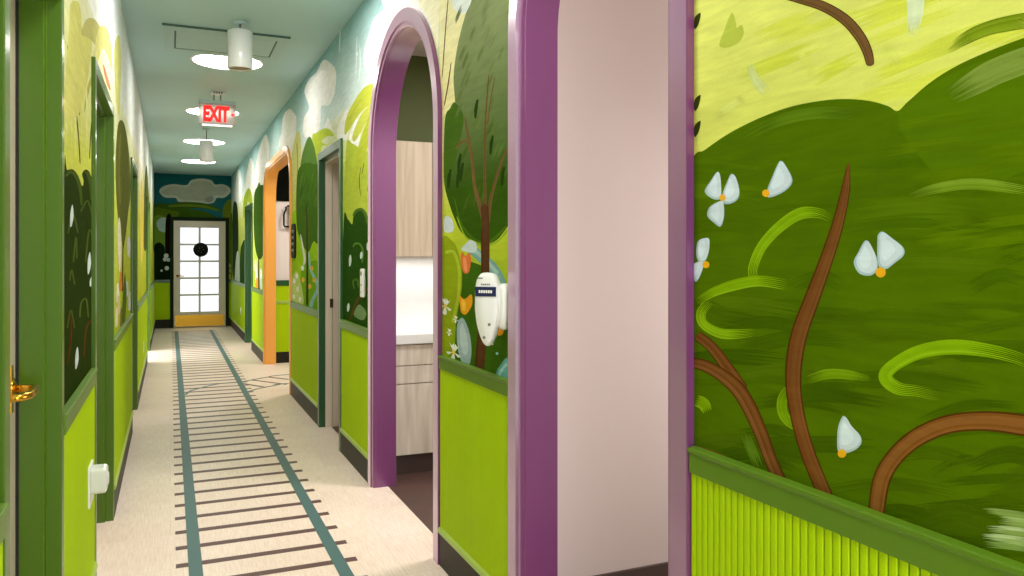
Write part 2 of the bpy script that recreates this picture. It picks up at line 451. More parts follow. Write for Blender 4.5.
S([(696, 400), (704, 404), (708, 412)], [12, 12, 10], G1, 5, 8, .2)
S([(745, 432), (752, 450), (760, 470)], 10, (92, 122, 26), 5, 8, .8)
for i in range(9):
    x = random.uniform(975, 1010); y = 513+i*4.2
    S([(x, y-3), (x+28, y), (x+70, y+6)], 6, random.choice([(150, 172, 104), (128, 152, 76), (172, 188, 136)]), 8, 8, 1.0)
# brown stems
B1 = (122, 76, 36)
def stem(pts, w, c=B1):
    S(pts, w, (84, 52, 14), 3, 4)
    S(pts, [q*.8 for q in w], c, 6, 12)
stem([(697, 335), (712, 347), (728, 368), (744, 392)], [10, 11, 12, 13])
stem([(690, 362), (706, 366), (722, 375), (738, 389), (750, 408), (762, 435), (772, 462), (786, 492)], [10, 12, 13, 15, 15, 14, 13, 13])
stem([(849, 163), (846, 190), (838, 225), (826, 262), (812, 300), (801, 330), (795, 358), (794, 388), (799, 420), (808, 452), (820, 482), (832, 510)], [3, 9, 12, 14, 16, 17, 17, 16, 15, 15, 15, 15])
stem([(1060, 432), (1024, 425), (985, 421), (950, 424), (920, 436), (897, 455), (882, 480), (876, 520)], [22, 22, 20, 19, 19, 18, 18, 17], (130, 82, 34))
stem([(776, -8), (800, -1), (825, 7), (846, 20), (860, 36), (868, 52), (871, 66)], [9, 9, 10, 11, 11, 10, 8], (116, 84, 48))
S([(694, 449), (712, 455), (735, 465), (752, 476)], [8, 9, 8, 6], (124, 86, 40), 4, 8)
for y in (24, 106, 132): P([(695, y-6), (701, y-11), (699, y), (695, y+5)], (60, 64, 20))
# white petals
def petal(f, pts, rgb=(208, 221, 234)):
    q = f(pts); P(q, (176, 198, 206)); cx = sum(p[0] for p in q)/len(q); cy = sum(p[1] for p in q)/len(q)
    P([(cx+(x-cx)*.86+.6, cy+(y-cy)*.9-.9) for x, y in q], rgb)
    P([(cx+(x-cx)*.5-1.2, cy+(y-cy)*.62-1.2) for x, y in q], tuple(min(255, v+12) for v in rgb))
f = crop(690, 150, 3.84)
petal(f, [(58, 160), (80, 120), (105, 85), (117, 97), (122, 150), (118, 186), (90, 188)])
petal(f, [(128, 165), (145, 120), (160, 92), (178, 106), (192, 160), (182, 192), (150, 208), (128, 200)])
petal(f, [(118, 196), (131, 206), (132, 260), (118, 294), (92, 278), (68, 252), (78, 218)])
D(690+126/3.84, 150+183/3.84, 3.4, (240, 178, 58))
petal(f, [(302, 182), (297, 158), (318, 102), (340, 52), (352, 42), (368, 58), (395, 112), (380, 146), (340, 172)])
D(690+293/3.84, 150+166/3.84, 3.8, (246, 178, 34))
petal(f, [(32, 352), (58, 338), (76, 344), (74, 390), (60, 426), (38, 432), (26, 400)])
petal(f, [(14, 440), (40, 428), (54, 436), (46, 470), (26, 506), (10, 480)])
D(690+63/3.84, 150+440/3.84, 3.6, (244, 178, 30))
f = crop(850, 150, 3.84)
petal(f, [(16, 432), (34, 392), (56, 352), (72, 350), (90, 380), (106, 420), (106, 460), (80, 482), (38, 474)])
petal(f, [(107, 345), (112, 322), (128, 314), (160, 336), (206, 374), (208, 404), (176, 432), (138, 458), (110, 440)])
D(850+120/3.84, 150+470/3.84, 5.2, (244, 176, 34))
f = crop(0, 0, 1)
petal(f, [(839, 452), (838, 432), (841, 420), (845, 416), (852, 426), (861, 436), (861, 445), (851, 452)])
D(842.5, 453.5, 4.4, (244, 178, 30))
lay_n = mr.layer
# panel between the purple arches --------------------------------
mr.layer = top_layer
mr.rect(2.46, 3.30, .88, 1.5, (108, 146, 18), (196, 210, 56)); mr.layer -= 1
mr.rect(2.46, 3.30, 1.5, 1.8, (196, 210, 56), (226, 222, 140)); mr.layer -= 1
mr.rect(2.46, 3.30, 1.8, HC, (238, 228, 160), (246, 238, 206))
f = crop(430, 0, 4.435)
P(f([(110, -60), (100, 20), (130, 60), (165, 50), (200, -40)]), (232, 238, 240))
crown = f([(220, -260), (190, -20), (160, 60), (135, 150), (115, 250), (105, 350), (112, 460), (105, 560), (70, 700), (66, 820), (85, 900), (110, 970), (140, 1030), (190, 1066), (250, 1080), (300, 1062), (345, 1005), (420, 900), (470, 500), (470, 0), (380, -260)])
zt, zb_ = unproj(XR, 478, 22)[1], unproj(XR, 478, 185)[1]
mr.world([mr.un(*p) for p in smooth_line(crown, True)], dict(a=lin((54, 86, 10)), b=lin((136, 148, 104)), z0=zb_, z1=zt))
P(f([(66, 540), (90, 480), (112, 455), (150, 520), (130, 640), (100, 760), (64, 820)]), (70, 102, 26))
for i in range(46):
    x = random.uniform(110, 330); y = random.uniform(20, 980); g = y/1000
    if y > 900 and (x < 150 or x > 300): continue
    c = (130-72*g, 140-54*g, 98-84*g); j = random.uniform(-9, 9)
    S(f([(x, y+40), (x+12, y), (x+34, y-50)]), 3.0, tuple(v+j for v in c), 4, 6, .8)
for (x, y) in ((130, 720), (125, 790), (272, 640), (322, 780), (85, 790), (205, 480), (140, 760)):
    S(f([(x-3, y+45), (x, y), (x+8, y-40)]), [2, 3.4, 2], (38, 62, 8), 3, 4)
S(f([(110, 880), (140, 990), (200, 1062), (270, 1068), (340, 1000)]), [1, 2, 3, 3, 2], (74, 110, 16), 4, 10)
S(f([(120, 960), (160, 1050), (230, 1085), (300, 1070), (345, 1020)]), [1, 1.5, 2, 2, 1.5], (150, 180, 50), 3, 8)
f2 = crop(430, 130, 4.435)
def br(pts, w): S(f2(pts), w, (110, 84, 48), 4, 8)
br([(155, -60), (170, 30), (187, 120), (200, 250), (222, 330), (242, 400)], [1.2, 2.6, 3, 3.6, 5, 6])
br([(178, 62), (160, 48), (135, 56), (116, 86)], [2.4, 2.2, 2.4, 1.6])
br([(262, -250), (252, -120), (246, 0), (244, 180), (246, 350)], [.8, 1.6, 2.2, 2.6, 3])
br([(290, -240), (270, -130), (256, -20)], [.7, 1.2, 1.4])
br([(345, 80), (318, 140), (290, 230), (268, 320), (255, 420)], [1.6, 2.4, 3, 3.6, 5])
S(f2([(243, 330), (247, 440), (246, 600), (240, 800), (215, 1120)]), [7.5, 8, 8.4, 9, 10.5], (86, 54, 28), 5, 8)
S(f([(82, -10), (70, 130), (55, 345)]), [.7, 1, .8], (104, 78, 52), 2, 4)
S(f([(95, 275), (82, 370), (64, 470)]), [.7, 1.2, 1], (96, 62, 40), 2, 4)
# ground flowers
f3 = crop(430, 250, 3.835)
P(f3([(95, 60), (200, 60), (300, 150), (300, 560), (140, 560), (96, 480), (100, 260)]), (62, 100, 16))
P(f3([(40, -10), (90, -30), (118, 40), (124, 130), (108, 230), (88, 330), (40, 470)]), (146, 164, 24))
S(f3([(60, 10), (92, 10), (112, 80), (108, 180), (86, 280)]), [3, 3, 3, 3, 3], (170, 188, 50), 4, 8)
S(f3([(150, -10), (200, 30), (250, 80), (282, 150), (300, 230)]), [8, 10, 10, 9, 8], (128, 176, 176), 6, 12)
S(f3([(165, -5), (212, 36), (262, 92)]), [4, 4, 4], (176, 204, 200), 4, 8)
P(f3([(250, 540), (252, 480), (272, 440), (300, 420), (300, 560)]), (104, 168, 172))
S(f3([(256, 520), (270, 470), (296, 436)]), 3, (160, 204, 204), 3, 6)
S(f2([(243, 440), (246, 600), (240, 800), (215, 1120)]), [8, 8.4, 9, 10.5], (86, 54, 28), 5, 8)
P(f3([(118, 20), (128, 8), (136, 24), (152, 10), (158, 40), (150, 84), (132, 88), (122, 60)]), (226, 116, 64))
P(f3([(128, 30), (140, 36), (144, 78), (132, 76)]), (240, 150, 100))
P(f3([(114, 176), (134, 188), (160, 170), (162, 210), (140, 246), (122, 240), (116, 212)]), (238, 164, 34))
P(f3([(122, 190), (136, 198), (136, 232), (124, 226)]), (250, 196, 70))
P(f3([(258, 310), (272, 270), (286, 290), (280, 322), (264, 328)]), (238, 164, 34))
P(f3([(104, 300), (114, 266), (130, 264), (150, 310), (160, 380), (152, 440), (128, 440), (108, 380)]), (158, 180, 190))
P(f3([(116, 300), (126, 280), (142, 330), (146, 390), (130, 400), (116, 350)]), (186, 204, 210))
f4 = crop(430, 130, 4.435)
P(f4([(64, 396), (78, 380), (98, 396), (108, 430), (98, 452), (66, 450)]), (206, 216, 228))
P(f4([(140, 530), (165, 500), (180, 488), (204, 500), (208, 530), (190, 545)]), (206, 220, 226))
def daisy(cx, cy, r, n=5):
    for k in range(n):
        a = 2*math.pi*k/n+.5; x, y = cx+math.cos(a)*r*.55, cy+math.sin(a)*r
        P([(cx-.3, cy), (x-r*.25, y-r*.2), (x, y+r*.12), (x+r*.25, y-r*.05), (cx+.4, cy+.4)], (236, 236, 232))
    D(cx, cy, r*.25, (238, 200, 80), .7)
daisy(430+92/3.835, 250+392/3.835, 9); daisy(430+60/3.835, 250+215/3.835, 8); daisy(430+75/3.835, 250+315/3.835, 3.5); daisy(430+100/3.835, 250+265/3.835, 3.5)
D(430+258/3.835, 250+397/3.835, 1.4, (150, 200, 210)); D(430+240/3.835, 250+360/3.835, 1.2, (236, 236, 230))
# around and left of the first arch -------------------------------
mr.layer = top_layer+6
f = crop(335, 0, 4.43)
P(f([(140, 320), (128, 240), (150, 150), (175, 80), (215, 38), (215, -60), (440, -120), (452, 100), (448, 200), (420, 150), (330, 70), (250, 120), (205, 240), (180, 300)]), (240, 238, 234))
P(f([(330, -80), (380, 20), (430, 130), (446, 300), (456, 200), (456, -100)]), (244, 236, 206))
for pts in ([(25, 120), (22, 180), (20, 230)], [(98, 160), (96, 240), (92, 340)], [(110, 200), (112, 290), (104, 370)]):
    S(f(pts), [.6, .9, .6], (226, 238, 238), 2, 4)
D(335+97/4.43, 238/4.43, 2.4, (226, 238, 238), .5)
f = crop(285, 60, 4.11)
for p in ([(80, 130), (100, 80), (130, 50), (158, 0), (190, 15), (210, 50), (205, 130), (182, 185), (150, 190), (146, 250), (130, 310), (80, 315), (78, 240), (100, 195)],
          [(-10, 250), (14, 204), (32, 212), (44, 280), (44, 420), (-10, 420)], [(215, 320), (225, 260), (250, 208), (268, 216), (262, 290), (250, 330)], [(160, 300), (175, 240), (190, 270), (195, 310)],
          [(262, 330), (280, 270), (300, 240), (310, 300), (300, 380)]):
    P(f(p), (240, 238, 236))
S(f([(108, 120), (150, 60), (190, 60)]), 6, (250, 246, 244), 4, 4, .5)
f7 = crop(230, 110, 5.24)
for p in ([(255, 180), (285, 80), (310, 5), (345, 30), (345, 100), (320, 200), (290, 215)], [(130, 400), (140, 260), (165, 170), (190, 130), (205, 190), (200, 290), (180, 380)], [(70, 470), (90, 320), (110, 250), (125, 300), (125, 440)],
          [(25, 480), (35, 350), (50, 310), (60, 380), (60, 470)]):
    P(f7(p), (242, 242, 240))
P(f([(250, 380), (280, 345), (330, 380), (375, 370), (375, 900), (250, 900)]), (178, 192, 66))
def frond(p, c): P(p, c)
frond(f([(380, 100), (330, 110), (285, 170), (252, 240), (245, 305), (262, 290), (300, 230), (345, 185), (380, 160)]), (188, 192, 70))
frond(f([(360, 170), (312, 228), (278, 310), (288, 334), (322, 278), (365, 200)]), (194, 198, 84))
frond(f([(372, 185), (330, 270), (296, 380), (278, 512), (304, 450), (340, 360), (375, 260)]), (178, 186, 58))
S(f([(350, 125), (300, 180), (260, 250)]), [1, 1.6, .8], (176, 184, 60), 3, 6)
for pts in ([(312, 440), (306, 500), (312, 560)], [(326, 420), (316, 470)], [(346, 470), (340, 540)]): S(f(pts), [.5, .8, .5], (92, 92, 44), 2, 4)
f6 = crop(285, 190, 3.84)
P(f6([(226, 120), (242, 112), (258, 132), (264, 100), (282, 78), (306, 88), (320, 130), (340, 150), (340, 560), (226, 560)]), (40, 76, 14))
S(f6([(262, 100), (275, 80), (296, 76), (312, 100), (318, 130)]), [2, 3, 3, 3, 2], (78, 110, 36), 4, 8)
S(f6([(262, 220), (270, 206), (290, 210), (300, 240), (296, 280)]), [1.5, 2, 2, 2, 1.5], (84, 120, 44), 3, 8)
S(f6([(266, 380), (262, 350), (278, 345), (284, 375)]), [1.5, 2, 2, 1.5], (80, 114, 40), 3, 8)
for (x, y, h) in ((250, 270, 22), (243, 450, 16), (293, 250, 14), (318, 215, 16)): P(f6([(x-3, y+h), (x-4, y-h*.3), (x+2, y-h), (x+6, y-h*.2), (x+3, y+h*.8)]), (206, 220, 220))
S(f6([(250, 500), (280, 420), (318, 380)]), [1.5, 2, 2], (96, 60, 26), 3, 8)
P(f6([(265, 480), (285, 440), (312, 470), (300, 500)]), (120, 146, 100))
# tree panel between the orange opening and the green door
P(f([(20, 520), (24, 420), (40, 330), (55, 290), (66, 330), (62, 480), (40, 540)]), (206, 206, 130))
P(f([(112, 320), (130, 300), (160, 282), (186, 286), (202, 312), (172, 314), (150, 336), (180, 352), (150, 360), (142, 470), (124, 470)]), (186, 202, 70))
S(f([(50, 340), (52, 450), (46, 620)]), [1.2, 1, 1.4], (170, 150, 90), 3, 8)
P(f6([(6, 330), (16, 120), (60, 70), (100, 100), (150, 60), (150, 560), (6, 560)]), (158, 200, 30))
P(f6([(60, 330), (90, 280), (140, 300), (150, 560), (60, 560)]), (118, 170, 26))
P(f([(58, 640), (64, 440), (84, 345), (104, 316), (124, 370), (138, 450), (160, 560), (160, 700), (140, 740)]), (92, 128, 56))
P(f6([(46, 140), (44, 60), (48, -60), (70, -100), (110, -100), (160, -60), (160, 205), (128, 208), (110, 198), (92, 236), (74, 222), (56, 180)]), (70, 108, 26))
for i in range(14):
    x = random.uniform(56, 120); y = random.uniform(-60, 150)
    S(f6([(x, y+30), (x+5, y), (x+12, y-30)]), 1.6, random.choice([(90, 126, 44), (56, 92, 18), (80, 116, 32)]), 3, 8, .6)
S(f6([(84, 60), (86, 240), (86, 450)]), [1, 1.8, 2.4], (70, 56, 30), 3, 8)
S(f6([(60, 170), (75, 260), (72, 290)]), [1, 2, 1], (226, 226, 214), 3, 6)
S(f6([(92, 240), (98, 300), (120, 350), (126, 380), (104, 430), (100, 470)]), [1.6, 2, 3, 3, 3, 3], (150, 196, 204), 3, 8)
P(f6([(22, 450), (26, 350), (44, 312), (62, 360), (70, 440)]), (196, 214, 130))
for (x, y) in ((36, 350), (50, 380), (34, 410), (58, 420), (46, 330), (68, 300), (28, 440), (54, 445)): D(285+x/3.84, 190+y/3.84, 2.6, (240, 240, 232), .6)
for (x, y) in ((70, 345), (96, 370), (112, 345), (104, 300)): D(285+x/3.84, 190+y/3.84, 2.6, (238, 188, 60), .6)
# beyond the orange opening
f8 = crop(225, 200, 4.43)
f7 = crop(230, 110, 5.24)
P(f7([(128, 590), (132, 470), (152, 380), (172, 440), (190, 560)]), (84, 118, 40))
P(f8([(128, 120), (130, -20), (150, -60), (176, -40), (176, 200), (166, 250), (150, 262), (136, 220)]), (52, 84, 18))
S(f8([(150, 250), (150, 330), (152, 410)]), [1, 1.2, 1.4], (60, 50, 28), 2, 6)
for (x, y, c) in ((140, 330, (236, 232, 210)), (160, 330, (236, 236, 226)), (142, 370, (226, 150, 60)), (160, 370, (200, 214, 200)), (136, 290, (226, 226, 190))): P(f8([(x-5, y+22), (x-3, y-20), (x+3, y-24), (x+5, y+20)]), c)
P(f7([(72, 470), (84, 430), (100, 410), (116, 450), (112, 500), (92, 480), (86, 540), (70, 560)]), (168, 192, 60))
P(f8([(36, 330), (34, 120), (38, 20), (50, 10), (58, 60), (60, 200), (52, 340)]), (40, 62, 34))
P(f8([(66, 400), (68, 240), (78, 190), (90, 180), (96, 240), (96, 400)]), (44, 78, 26))
P(f8([(44, 380), (50, 250), (60, 230), (66, 300), (64, 380)]), (210, 220, 214))
P(f8([(20, 400), (18, 150), (28, 60), (34, 100), (34, 330)]), (90, 120, 30))
mr.build('mural', wall_right, 'painted jungle mural of bushes, trees, clouds and white flowers')

# ---- left wall
ml = Mural(lambda y, z, l: (XL+.0006+l*COAT*(2+y), y, z), regions(OPL, Y0), lambda px, py: unproj(XL, px, py))
P, S, D = ml.poly, ml.stroke, ml.dot
ml.rect(Y0, YE, .88, 1.7, (178, 190, 40), (208, 212, 90)); ml.layer -= 1
ml.rect(Y0, YE, 1.7, 2.3, (208, 212, 90), (236, 234, 200)); ml.layer -= 1
ml.rect(Y0, YE, 2.3, HC, (240, 240, 234), (226, 232, 234))
ml.rect(Y0, 1.64, .88, HC, (36, 60, 14), (60, 86, 20))
f = crop(62, 60, 4.125)
P(f([(8, 470), (20, 455), (45, 452), (66, 478), (82, 520), (88, 500), (82, 470), (96, 452), (112, 462), (126, 500), (150, 560), (150, 1500), (0, 1500)]), (38, 54, 3))
S(f([(14, 480), (34, 462), (56, 478), (74, 530), (80, 600)]), [2, 3, 3, 3, 2], (72, 92, 22), 4, 8)
S(f([(92, 462), (106, 470), (116, 510), (120, 580)]), [2, 3, 3, 2], (74, 92, 24), 4, 8)
g = crop(62, 190, 2.743)
for pts in ([(16, 120), (28, 60), (44, 120)], [(50, 60), (70, 30), (84, 80)], [(14, 380), (24, 330), (34, 380)], [(30, 200), (38, 130), (40, 190)], [(64, 200), (74, 110), (86, 150), (84, 220)], [(48, 350), (52, 310), (66, 300), (72, 350)], [(20, 250), (26, 220), (34, 260)]): S(g(pts), 1.6, (76, 92, 30), 3, 8)
for (x, y, h) in ((26, 70, 30), (74, 200, 30), (40, 460, 30), (80, 250, 14)): P(g([(x-4, y+h), (x-4, y-h*.2), (x+2, y-h), (x+5, y), (x+1, y+h*.8)]), (206, 216, 212))
for pts in ([(14, 480), (24, 400), (22, 340)], [(60, 460), (66, 380), (86, 350)]): S(g(pts), 1.8, (88, 52, 16), 3, 8)
for pts, w in (([(22, -60), (35, 90), (62, 260), (74, 430)], [1.1, 1.2, 1.3, 1]), ([(88, 40), (78, 130), (70, 230)], [1.1, 1.3, 1]), ([(125, 220), (118, 300), (112, 410)], [1, 1.1, .9])): S(f(pts), w, (84, 78, 36), 2, 4)
S(f([(140, 40), (110, 110), (90, 215)]), [4, 3, 1], (176, 176, 86), 4, 8)
P(f([(134, 60), (126, 90), (128, 120), (150, 110), (150, 40)]), (226, 234, 240))
k = crop(60, 30, 5.76)
for x in (30, 60, 85, 120, 150): S(k([(x, -60), (x-4, 200), (x+4, 480), (x, 760)]), 1.6, random.choice([(222, 216, 132), (206, 204, 104), (230, 226, 160)]), 4, 6, .8)
P(k([(20, 500), (50, 0), (60, -150), (110, -150), (130, 20), (180, 60), (170, 200), (130, 420), (90, 500)]), (214, 210, 120))
P(k([(120, 20), (150, -60), (200, -60), (240, 20), (220, 110), (180, 60), (150, 40)]), (196, 190, 116))
P(k([(215, 10), (260, -20), (290, 60), (300, 240), (270, 150), (240, 110), (200, 250), (180, 240)]), (216, 208, 130))
P(k([(246, 200), (262, 230), (290, 330), (284, 346), (262, 290)]), (206, 140, 104))
P(k([(310, 120), (340, 30), (350, 200), (340, 480), (322, 400)]), (214, 212, 130))
g = crop(60, 160, 5.76)
P(g([(318, 60), (330, -180), (352, -230), (376, -180), (400, 0), (404, 200), (392, 300), (376, 440), (362, 510), (350, 420), (330, 300)]), (104, 108, 44))
S(g([(362, 480), (360, 600), (358, 760)]), [1, 1.2, 1.4], (96, 66, 30), 3, 6)
S(g([(346, -160), (340, 60), (346, 260)]), [1, 1.6, 1], (124, 126, 60), 3, 8)
P(g([(330, 420), (340, 330), (350, 400), (352, 560), (340, 640)]), (236, 230, 200))
P(g([(384, 470), (392, 440), (404, 470), (402, 560), (388, 540)]), (222, 220, 214))
h = crop(90, 260, 7.2)
for (x, y, c) in ((200, 240, (234, 226, 200)), (220, 160, (216, 140, 60)), (205, 330, (212, 190, 150)), (265, 200, (220, 224, 220)), (285, 300, (226, 224, 220)), (190, 420, (226, 214, 180)), (270, 90, (196, 200, 60)), (225, 420, (150, 120, 60))): P(h([(x-10, y+60), (x-8, y-50), (x+4, y-70), (x+10, y+40)]), c)
P(h([(228, 420), (238, 200), (250, 100), (262, 240), (256, 360), (244, 470)]), (96, 116, 30))
P(g([(432, 60), (440, 10), (452, 40), (452, 130), (436, 130)]), (226, 226, 220))
P(g([(482, 500), (486, 160), (496, 30), (506, 120), (512, 300), (504, 480)]), (96, 106, 40))
P(g([(462, 300), (470, 100), (478, 300), (474, 560), (464, 560)]), (226, 208, 90))
P(g([(536, 500), (538, 260), (546, 240), (548, 500)]), (70, 90, 40))
ml.build('mural', wall_left, 'painted mural of pale sky, palm fronds and dark bushes')

# ---- end wall
me_ = Mural(lambda x, z, l: (x, YE-.0006-l*COAT*12, z), [(XL, XR, .9, .9, HC)], unproj_end)
P, S, D = me_.poly, me_.stroke, me_.dot
me_.rect(XL, XR, .88, HC, (50, 124, 124), (28, 96, 104))
f = crop(150, 165, 6.06)
P(f([(56, 160), (80, 130), (140, 116), (220, 122), (250, 92), (310, 82), (370, 92), (395, 118), (440, 116), (480, 135), (488, 165), (450, 198), (405, 200), (380, 230), (300, 236), (180, 224), (155, 200), (90, 196)]), (196, 202, 190))
P(f([(72, 160), (140, 130), (226, 136), (262, 104), (360, 104), (390, 132), (440, 130), (470, 150), (440, 182), (390, 186), (340, 214), (200, 212), (160, 186), (100, 182)]), (178, 184, 170))
P(f([(330, 208), (350, 192), (380, 192), (384, 214), (350, 226)]), (150, 156, 146))
P(f([(20, 240), (120, 236), (190, 224), (300, 228), (380, 246), (440, 280), (380, 272), (300, 262), (240, 266), (330, 282), (400, 320), (300, 330), (130, 330), (20, 330)]), (64, 96, 24))
P(f([(20, 260), (100, 268), (180, 290), (140, 320), (20, 330)]), (92, 118, 28))
S(f([(110, 250), (220, 244), (330, 252), (420, 276)]), [2, 2.5, 2.5, 1], (104, 128, 40), 4, 8)
P(f([(20, 320), (100, 330), (100, 480), (20, 500)]), (116, 150, 50))
P(f([(40, 350), (70, 320), (110, 330), (110, 400), (60, 400)]), (170, 200, 190))
P(f([(96, 330), (130, 320), (140, 600), (96, 560)]), (34, 22, 14))
P(f([(20, 520), (50, 470), (84, 490), (96, 540), (140, 560), (140, 760), (20, 760)]), (20, 36, 14))
for (x, y, r) in ((98, 550, 2.4), (90, 572, 2), (112, 575, 2), (102, 625, 2.2), (70, 640, 1.2)): D(150+x/6.06, 165+y/6.06, r, (196, 210, 206))
P(f([(440, 280), (470, 215), (500, 215), (540, 260), (540, 760), (470, 760), (450, 420)]), (104, 124, 30))
P(f([(500, 240), (520, 220), (528, 300), (526, 620), (504, 560)]), (24, 36, 22))
for (x, y) in ((480, 610), (490, 640), (478, 670), (492, 690)): D(150+x/6.06, 165+y/6.06, 2.2, (190, 196, 90))
me_.build('mural', bpy.data.objects['wall_end'], 'painted teal sky with a grey cloud over green hills')

# ------------------------------------------------------------------ wainscot, chair rail, baseboards
TR = [0]
def trim(mb, mats, label, bevel=0, cat='trim', origin=(0, 0, 0), parent=None):
    TR[0] += 1
    return struct(mb.build('trim_%d' % TR[0], mats, parent, origin, bevel), label, cat)
def ribs(mb, a, b, s, wall, z0=.165, z1=.862, pitch=.0196):
    pts = []; n = max(1, round((b-a)/pitch)); p = (b-a)/n
    for i in range(n):
        for t, d in ((0, .009), (.07, .003), (.16, .0007), (.5, 0), (.84, .0007), (.93, .003)): pts.append((a+(i+t)*p, d))
    pts.append((b, .009))
    x = [wall+s*(-.013+d) for _, d in pts]
    vs = [(q, y, z) for z in (z0, z1) for q, (y, _) in zip(x, pts)]; n = len(pts)
    mb.add(vs, [(i, i+1, n+i+1, n+i) for i in range(n-1)], 0, False)
    o = len(mb.v); e = wall+s*(-.0055)
    mb.add([(wall, a, z0), (e, a, z0), (e, a, z1), (wall, a, z1), (wall, b, z0), (e, b, z0), (e, b, z1), (wall, b, z1)], [(0, 1, 2, 3), (4, 5, 6, 7)])
def wains(a, b, s, wall, where):
    mb = MB(); ribs(mb, a, b, s, wall)
    trim(mb, 'lime', 'lime green ribbed wainscot panel '+where, cat='wainscot')
    sec = [(0, .858), (-.018, .858), (-.018, .903), (-.022, .905), (-.022, .915), (0, .918)]
    mb = MB(); mb.prism([(wall+s*d, z) for d, z in sec], 'y', a, b)
    trim(mb, 'rail', 'green chair rail '+where, .004, cat='chair rail')
    nm = 'baseboard_right' if s > 0 else 'baseboard_left'
    x = sorted((wall, wall-s*.016))
    struct(MB().box(x[0], x[1], a, b, 0, .142).build(nm, 'base', bevel=.002), 'dark brown baseboard '+where, 'baseboard')
    sec = [(0, .142), (-.02, .142), (-.023, .15), (-.02, .163), (-.012, .17), (0, .17)]
    mb = MB(); mb.prism([(wall+s*d, z) for d, z in sec], 'y', a, b)
    trim(mb, 'cap', 'pale lime base cap strip '+where, cat='base cap')
WR = ['on the right wall nearest the camera', 'on the right wall between the two purple arches', 'on the right wall between the purple arch and the green door frame',
      'on the right wall between the green door frame and the orange opening', 'on the right wall between the orange opening and the far green door', 'on the right wall at the far corner']
y = Y0
for o, w in zip(OPR, WR): wains(y, o[1], 1, XR, w); y = o[2]
wains(y, YE-.02, 1, XR, WR[-1])
WL = ['on the left wall nearest the camera', 'on the left wall behind the white door holder', 'on the left wall between the second and third door frames',
      'on the left wall between the third and fourth door frames', 'on the left wall at the far corner']
y = Y0
for o, w in zip(OPL, WL): wains(y, o[1], -1, XL, w); y = o[2]
wains(y, YE-.02, -1, XL, WL[-1])
for a, b, w in ((XL, -.005, 'left of the far glazed door'), (1.046, XR, 'right of the far glazed door')):
    trim(MB().box(a, b, YE-.012, YE, .165, .862), 'lime', 'plain lime green wall panel '+w, cat='wainscot')
    trim(MB().box(a, b, YE-.022, YE, .858, .915), 'dframe', 'short dark green chair rail '+w, .002, cat='chair rail')
    struct(MB().box(a, b, YE-.016, YE, 0, .165).build('baseboard_end', 'base', bevel=.002), 'black baseboard '+w, 'baseboard')

# ------------------------------------------------------------------ arch and door frames
ARCH = [(.010, .129), (.0, .126), (.0, .006), (.003, .003), (.003, -.008), (.006, -.011), (.022, -.011), (.025, -.021), (.090, -.021), (.092, -.019), (.092, .004)]
for o, m_, lab in ((OPR[0], 'purple', 'purple arched opening frame nearest the camera with a bare beige room behind'), (OPR[1], 'purple', 'purple arched opening frame in front of the kitchen cabinets'), (OPR[3], 'orange', 'orange round cornered opening frame down the corridor')):
    a, b, top = inner(o); mb = MB()
    sec = [(p*o[4]/.095, d) for p, d in ARCH]
    sweep(mb, round_path(a, b, top, o[5]-o[4], 20), sec, 1, XR)
    t = trim(mb, m_, lab, cat='arch')
    for p in t.data.polygons: p.use_smooth = True
    t.modifiers.new('es', 'EDGE_SPLIT').split_angle = math.radians(14)
def door_frame(o, s, wall, m_, lab, back=.15, face=.015):
    a, b, top = inner(o); w = o[4]; mb = MB()
    sweep(mb, rect_path(a, b, top), [(w, .001), (w, -face), (0, -face), (0, .022), (-.014, .024), (-.014, back), (.004, back)], s, wall)
    return trim(mb, m_, lab, .0025, cat='door frame')
door_frame(OPR[2], 1, XR, 'dframe', 'dark green door frame on the right wall with a pale jamb inside', .03, .018)
door_frame(OPR[4], 1, XR, 'dframe', 'dark green door frame far down the right wall', .1, .018)
door_frame(OPL[0], -1, XL, 'frame', 'green door frame on the left nearest the camera', .10)
door_frame(OPL[1], -1, XL, 'frame', 'green door frame second along the left wall', .09)
door_frame(OPL[2], -1, XL, 'frame', 'green door frame third along the left wall', .09)
door_frame(OPL[3], -1, XL, 'frame', 'green door frame last along the left wall before the far corner', .09)
# pale inner jamb of the right hand green door
a, b, top = inner(OPR[2]); mb = MB()
sweep(mb, rect_path(a+.014, b-.014, top-.014), [(.004, .03), (-.012, .03), (-.012, .082), (-.002, .086), (-.002, .135), (.012, .135)], 1, XR)
jl = trim(mb, 'jamb', 'pale taupe inner door jamb lining inside the dark green door frame', .002, cat='door jamb')
ob = MB().box(1.155, 1.18, b-.029, b-.0265, .945, 1.015).build('strike_plate', 'bronze', jl); ob['label'] = 'dark bronze strike plate'

DN = [1]
def leaf(o, s, wall, depth, m_, lab):
    a, b, top = inner(o); DN[0] += 1
    x = sorted((wall+s*depth, wall+s*(depth+.044)))
    root = thing('door_%d' % DN[0], lab, 'door', (x[0], a, 0), kind='structure')
    MB().box(x[0], x[1], a+.003, b-.02, .008, top-.02).build('door_leaf', m_, root, (x[0], a, 0), .002)
    return root, x
